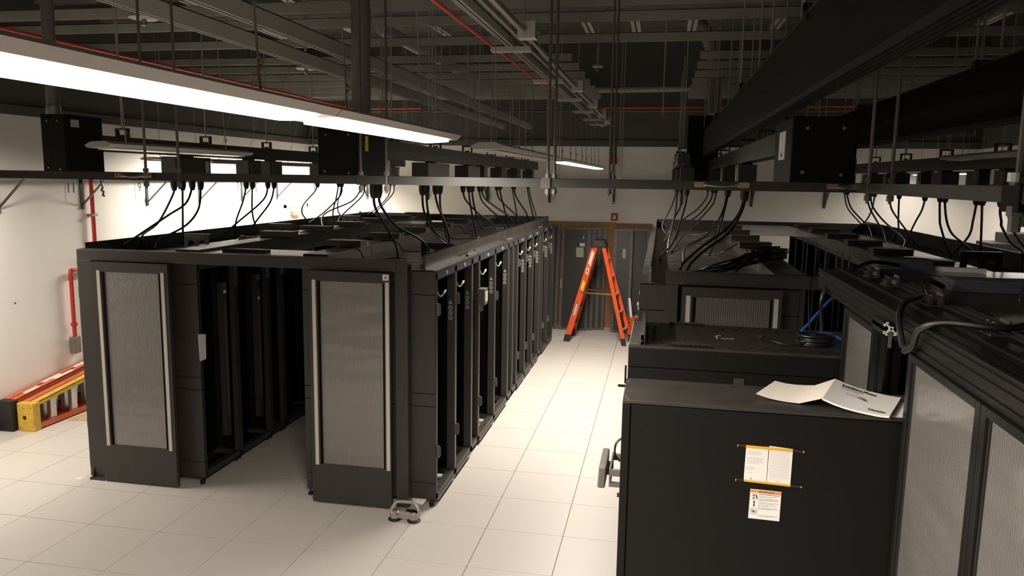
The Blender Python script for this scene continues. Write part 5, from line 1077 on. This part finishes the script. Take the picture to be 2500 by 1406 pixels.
# oval maker's badge
a, c_ = along('fn', 0.245), along('fn', 0.395); ax = (c_-a).normalized(); mid = a.lerp(c_, 0.5); wd = Vector((1, 0, 0)); wd = (wd-ax*wd.x).normalized()
for rx, ry_, m_, dy, nm in ((0.030, 0.125, 'ink', -0.0062, 'badge_rim'), (0.024, 0.112, 'paper', -0.0075, 'badge')):
    pts = [mid+ax*(ry_*math.cos(2*math.pi*i/20))+wd*(rx*math.sin(2*math.pi*i/20)) for i in range(20)]
    b = B().add([p+Vector((0, dy, 0)) for p in pts]+[p+Vector((0, dy-0.0012, 0)) for p in pts], [tuple(range(20)), tuple(range(20, 40))]+[(i, (i+1) % 20, 20+(i+1) % 20, 20+i) for i in range(20)])
    bo = part(nm, b, m_, sl_)
text('badge_lettering', 'WERNER', 0.040, 'ink', bo, tuple(mid+Vector((0, -0.0098, 0))-wd*-0.014), tuple(ax), tuple(-wd), 'CENTER', width=0.16)
# --- bucket behind the ladder
bk = thing('bucket', 'orange bucket with a torn cardboard tube beside the step ladder', 'bucket', (0.93, 7.72, 0))
part('pail', B().lathe([(0.125, 0.0), (0.150, 0.36), (0.156, 0.36), (0.156, 0.375), (0.143, 0.375), (0.120, 0.02)], (0.93, 7.72, 0), 20), 'orange', bk, True)
part('rim_band', B().lathe([(0.149, 0.30), (0.158, 0.30), (0.158, 0.315), (0.149, 0.315)], (0.93, 7.72, 0), 20), 'orange', bk, True)
solo('perforated_strut', B().bar((0.86, 7.70, 0.03), (0.775, 7.70, 0.70), 0.040, 0.02, (0, 1, 0)), 'paper', 'white perforated strut standing in the orange bucket', 'strut')
solo('cardboard_scrap', B().hexa([(0.93, 7.66, 0.10), (1.0, 7.66, 0.10), (1.0, 7.70, 0.10), (0.93, 7.70, 0.10)], [(0.90, 7.62, 0.43), (1.01, 7.64, 0.42), (1.01, 7.68, 0.42), (0.90, 7.66, 0.43)]), 'cardboard_pale', 'torn cardboard piece sticking out of the bucket', 'cardboard')
# ================================================================ LEFT WALL
for n_, y in (('11', 2.35), ('9', 3.56), ('7', 4.78), ('5', 5.98), ('3', 7.18), ('1', 8.20)):
    y -= 0.0
    t = thing('number_sign', 'white sheet numbered %s hung on the left wall' % {'11': 'eleven', '9': 'nine', '7': 'seven', '5': 'five', '3': 'three', '1': 'one'}[n_], 'sign', (XL+0.005, y, 2.38), 'number sheets on the left wall')
    part('sheet', B().box(XL+0.002, y-0.105, 2.385, XL+0.004, y+0.12, 2.66), 'paper', t)
    text('digits', n_, 0.165, 'ink', t, (XL+0.0046, y-0.02, 2.485), (0, 1, 0), (0, 0, 1), 'CENTER')
rp = thing('red_standpipe', 'red conduit with an elbow running down the left wall', 'pipe', (XL+0.06, 2.4, 0.5))
xw = XL+0.055
part('pipe', B().tube([(xw, 2.60, 2.75), (xw, 2.60, 1.72), (xw, 2.60, 1.64), (xw, 2.56, 1.585), (xw, 2.30, 1.585), (xw, 2.20, 1.575), (xw, 2.18, 1.53), (xw, 2.18, 0.80)], 0.024, 10, 4), 'red', rp, True)
part('coupling', B().cyl((xw, 2.18, 0.93), (xw, 2.18, 0.97), 0.036, 12).cyl((xw, 2.18, 1.48), (xw, 2.18, 1.52), 0.031, 12), 'red', rp, True)
part('outlet_box', B().box(XL+0.012, 2.13, 0.60, XL+0.085, 2.24, 0.80), 'zinc', rp, bevel=0.006)
part('wall_clamp', B().box(XL+0.002, 2.56, 2.2, xw+0.028, 2.64, 2.23), 'zinc', rp)
for y, z, lr in ((1.05, 1.30, 'left'), (1.42, 1.32, 'right')):
    solo('wall_screw', B().cyl((XL, y, z), (XL+0.008, y, z), 0.008, 8), 'ink', 'small dark screw in the left wall, %s one' % lr, 'screw', 'screws in the left wall', smooth=True)
# hook chains hanging from the wall runway
for k, (y, lab) in enumerate(((2.46, 'dark hanging chain hook over the number 11 sheet'), (5.98, 'dark hanging hook beside the number 5 sheet'), (8.15, 'dark hanging hook near the left wall corner'))):
    solo('chain_hook', B().tube([(XL+0.30, y, 2.69), (XL+0.30, y+0.01, 2.60), (XL+0.30, y+0.03, 2.55), (XL+0.30, y, 2.52), (XL+0.30, y+0.04, 2.50), (XL+0.30, y+0.02, 2.46), (XL+0.30, y+0.05, 2.45)], 0.012, 6, 3), 'bezel', lab, 'hook', 'hooks under the wall runway', smooth=True)
# --- two folded step ladders lying on edge, narrower at their top caps
def lying_ladder(x0, y0, y1, h0, dep, slope, hole, label, capm, railm, topm):
    t = thing('lying_step_ladder', label, 'ladder', (x0+dep/2, y0, 0), 'ladders lying by the left wall')
    H_ = lambda y: h0+slope*(y-y0)
    ya, yb = y0+0.08, y1
    def slab(xa, xb, za, zb, up):       # a strip along the ladder; up=True follows the tapering upper rail
        oa, ob = (H_(ya), H_(yb)) if up else (0, 0)
        return [(xa, ya, oa+za), (xb, ya, oa+za), (xb, ya, oa+zb), (xa, ya, oa+zb)], [(xa, yb, ob+za), (xb, yb, ob+za), (xb, yb, ob+zb), (xa, yb, ob+zb)]
    for k in range(2):                  # rear and front sections side by side
        xa, xb = x0+dep*k/2+0.004, x0+dep*(k+1)/2-0.004
        part('lower_rail', B().hexa(*slab(xa, xb, 0.004, 0.012, False)).hexa(*slab(xa, xa+0.007, 0.004, 0.07, False)).hexa(*slab(xb-0.007, xb, 0.004, 0.07, False)), railm, t)
        part('upper_rail', B().hexa(*slab(xa, xb, -0.008, 0.0, True)).hexa(*slab(xa, xa+0.007, -0.075, 0.0, True)).hexa(*slab(xb-0.007, xb, -0.045, 0.0, True)), topm if k else railm, t)
    n = int((y1-y0)/0.305)
    for i in range(n):
        y = y0+0.30+0.305*i; h = H_(y)
        for k in range(2):
            xc = x0+dep*(k+0.5)/2
            rg = part('step', B().box(xc-0.026, y-0.030, 0.03, xc+0.024, y+0.030, h-0.03), 'alu', t)
            if k: part('step_brace', B().prism([(y+0.030, 0.012), (y+0.085, 0.012), (y+0.046, 0.075), (y+0.046, h-0.085), (y+0.085, h-0.03), (y+0.030, h-0.03)], 'x', xc+0.022, xc+0.027), 'alu', rg)
    part('top_cap', B().box(x0-0.003, y0, 0.0, x0+dep+0.004, y0+0.10, h0+0.006), capm, t, bevel=0.008)
    if hole:
        part('cap_hole', B().cyl((x0+dep*0.45, y0-0.001, h0*0.5), (x0+dep*0.45, y0+0.004, h0*0.5), 0.022, 16), 'rubber', t)
        for (dx, z) in ((0.02, 0.03), (0.02, h0-0.03), (dep-0.02, h0-0.04), (dep*0.45, h0-0.05)):
            part('rivet', B().cyl((x0+dx, y0-0.002, z), (x0+dx, y0+0.003, z), 0.006, 8), 'ink', t)
    return t
l1 = lying_ladder(-5.345, 1.13, 3.5, 0.300, 0.19, 0.125, True, 'folded ladder with yellow cap lying on edge beside the left pod', 'yellow', 'orange_old', 'yellow')
l2 = lying_ladder(-5.535, 1.08, 3.9, 0.325, 0.165, 0.125, False, 'folded orange ladder with black cap lying against the left wall', 'rubber', 'orange_old', 'orange_old')
for (y, L_, dx) in ((1.32, 0.20, 0.11), (1.62, 0.26, 0.07), (1.74, 0.28, 0.12), (2.10, 0.28, 0.07), (2.20, 0.24, 0.12), (2.62, 0.2, 0.09)):
    za, zb = 0.3252+0.125*(y-1.08), 0.3252+0.125*(y+L_-1.08); xa, xb = -5.535+dx-0.025, -5.535+dx+0.022
    part('paper_label', B().hexa([(xa, y, za), (xb, y, za), (xb, y, za+0.001), (xa, y, za+0.001)], [(xa, y+L_, zb), (xb, y+L_, zb), (xb, y+L_, zb+0.001), (xa, y+L_, zb+0.001)]), 'paper', l2)
solo('cardboard_scrap', B().prism([(-5.12, 1.55), (-4.88, 1.58), (-4.84, 1.95), (-4.95, 2.0), (-5.10, 1.98)], 'z', 0.0, 0.005), 'cardboard_pale', 'brown cardboard scrap under the yellow-capped ladder', 'cardboard')
solo('paper_scrap', B().prism([(-3.83, 0.14), (-3.77, 0.13), (-3.75, 0.17), (-3.80, 0.19)], 'z', 0.0, 0.003), 'paper', 'white scrap on the floor by the left foot of the left pod', 'scrap')
# ================================================================ SUCTION LIFTER ON THE FLOOR
su = thing('suction_lifter', 'double suction cup floor lifter with clear handle on the floor before the left pod', 'lifter', (-0.67, 0.0, 0))
for x in (-0.752, -0.592):
    cup = part('suction_cup', B().lathe([(0.052, 0.0), (0.056, 0.006), (0.040, 0.016), (0.018, 0.024), (0.004, 0.024)], (x, 0.0, 0), 24), 'rubber', su, True)
    part('cup_hub', B().lathe([(0.034, 0.018), (0.030, 0.034), (0.013, 0.038), (0.013, 0.068), (0.004, 0.07)], (x, 0.0, 0), 16), 'clear_plastic', cup, True)
part('handle', B().tube([(-0.752, 0.0, 0.030), (-0.785, 0.01, 0.055), (-0.782, 0.02, 0.085), (-0.752, 0.035, 0.128), (-0.725, 0.04, 0.135), (-0.62, 0.04, 0.137), (-0.592, 0.035, 0.130), (-0.560, 0.02, 0.088), (-0.556, 0.01, 0.058), (-0.592, 0.0, 0.030), (-0.67, 0.0, 0.024)], 0.013, 9, 5, closed=True), 'clear_plastic', su, True)
part('release_lever', B().tube([(-0.755, -0.012, 0.062), (-0.728, -0.012, 0.062), (-0.712, -0.008, 0.074), (-0.632, -0.008, 0.076), (-0.616, -0.012, 0.064), (-0.588, -0.012, 0.064)], 0.0028, 6, 3), 'chrome', su, True)
for x in (-0.752, -0.592):
    part('pivot', B().cyl((x, -0.012, 0.055), (x, -0.012, 0.075), 0.005, 8), 'chrome', su, True)
part('lower_bar', B().cyl((-0.74, -0.01, 0.035), (-0.60, -0.01, 0.035), 0.005, 8), 'clear_plastic', su, True)
part('grip_plate', B().box(-0.715, 0.14, 0.0, -0.61, 0.19, 0.006), 'rubber', su)
# dark round things lying about the roofs: loose thin leads
rn = random.Random(21)
for k in range(7):
    y = 0.9+k*0.85; x = -1.35+rn.uniform(-0.05, 0.1)
    pts = [(x-0.2, y, RH+0.11), (x-0.05, y+0.05, RH+0.09), (x+0.05, y-0.02, RH+0.012), (x+0.2, y+0.06, RH+0.010), (x+0.32, y+rn.uniform(-0.1, 0.2), RH+0.02), (x+0.40, y+0.2, RH+0.012)]
    solo('thin_lead', B().tube(pts, 0.006, 6, 5), 'cable', 'thin black lead, %s from the near end, on the left pod roof' % ORD[k], 'cable', 'thin leads on the left pod roof', smooth=True)
for k in range(5):
    y = 1.4+k*0.95; x = 2.0
    pts = [(x+0.12, y, 2.092), (x+0.02, y+0.05, 2.11), (x-0.10, y-0.03, 2.05), (x-0.22, y+0.05, RH+0.01), (x-0.34, y+0.15, RH+0.012)]
    solo('thin_lead', B().tube(pts, 0.006, 6, 5), 'cable', 'thin black lead, %s from the near end, on the right pod roof' % ORD[k], 'cable', 'thin leads on the right pod roof', smooth=True)
ro = thing('cord_bundle', 'small heap of black cords on the outer row roof of the left pod', 'cord', (-3.1, 2.0, RH))
for k in range(6):
    cx, cy = -3.05+rn.uniform(-0.08, 0.08), 2.05+rn.uniform(-0.1, 0.1)
    pts = [(cx+0.17*math.cos(a)*rn.uniform(0.8, 1.1), cy+0.10*math.sin(a), RH+0.012+0.012*k+rn.uniform(0, 0.01)) for a in [2*math.pi*i/9 for i in range(9)]]
    part('loop', B().tube(pts, 0.007, 6, 4, closed=True), 'cable', ro, True)
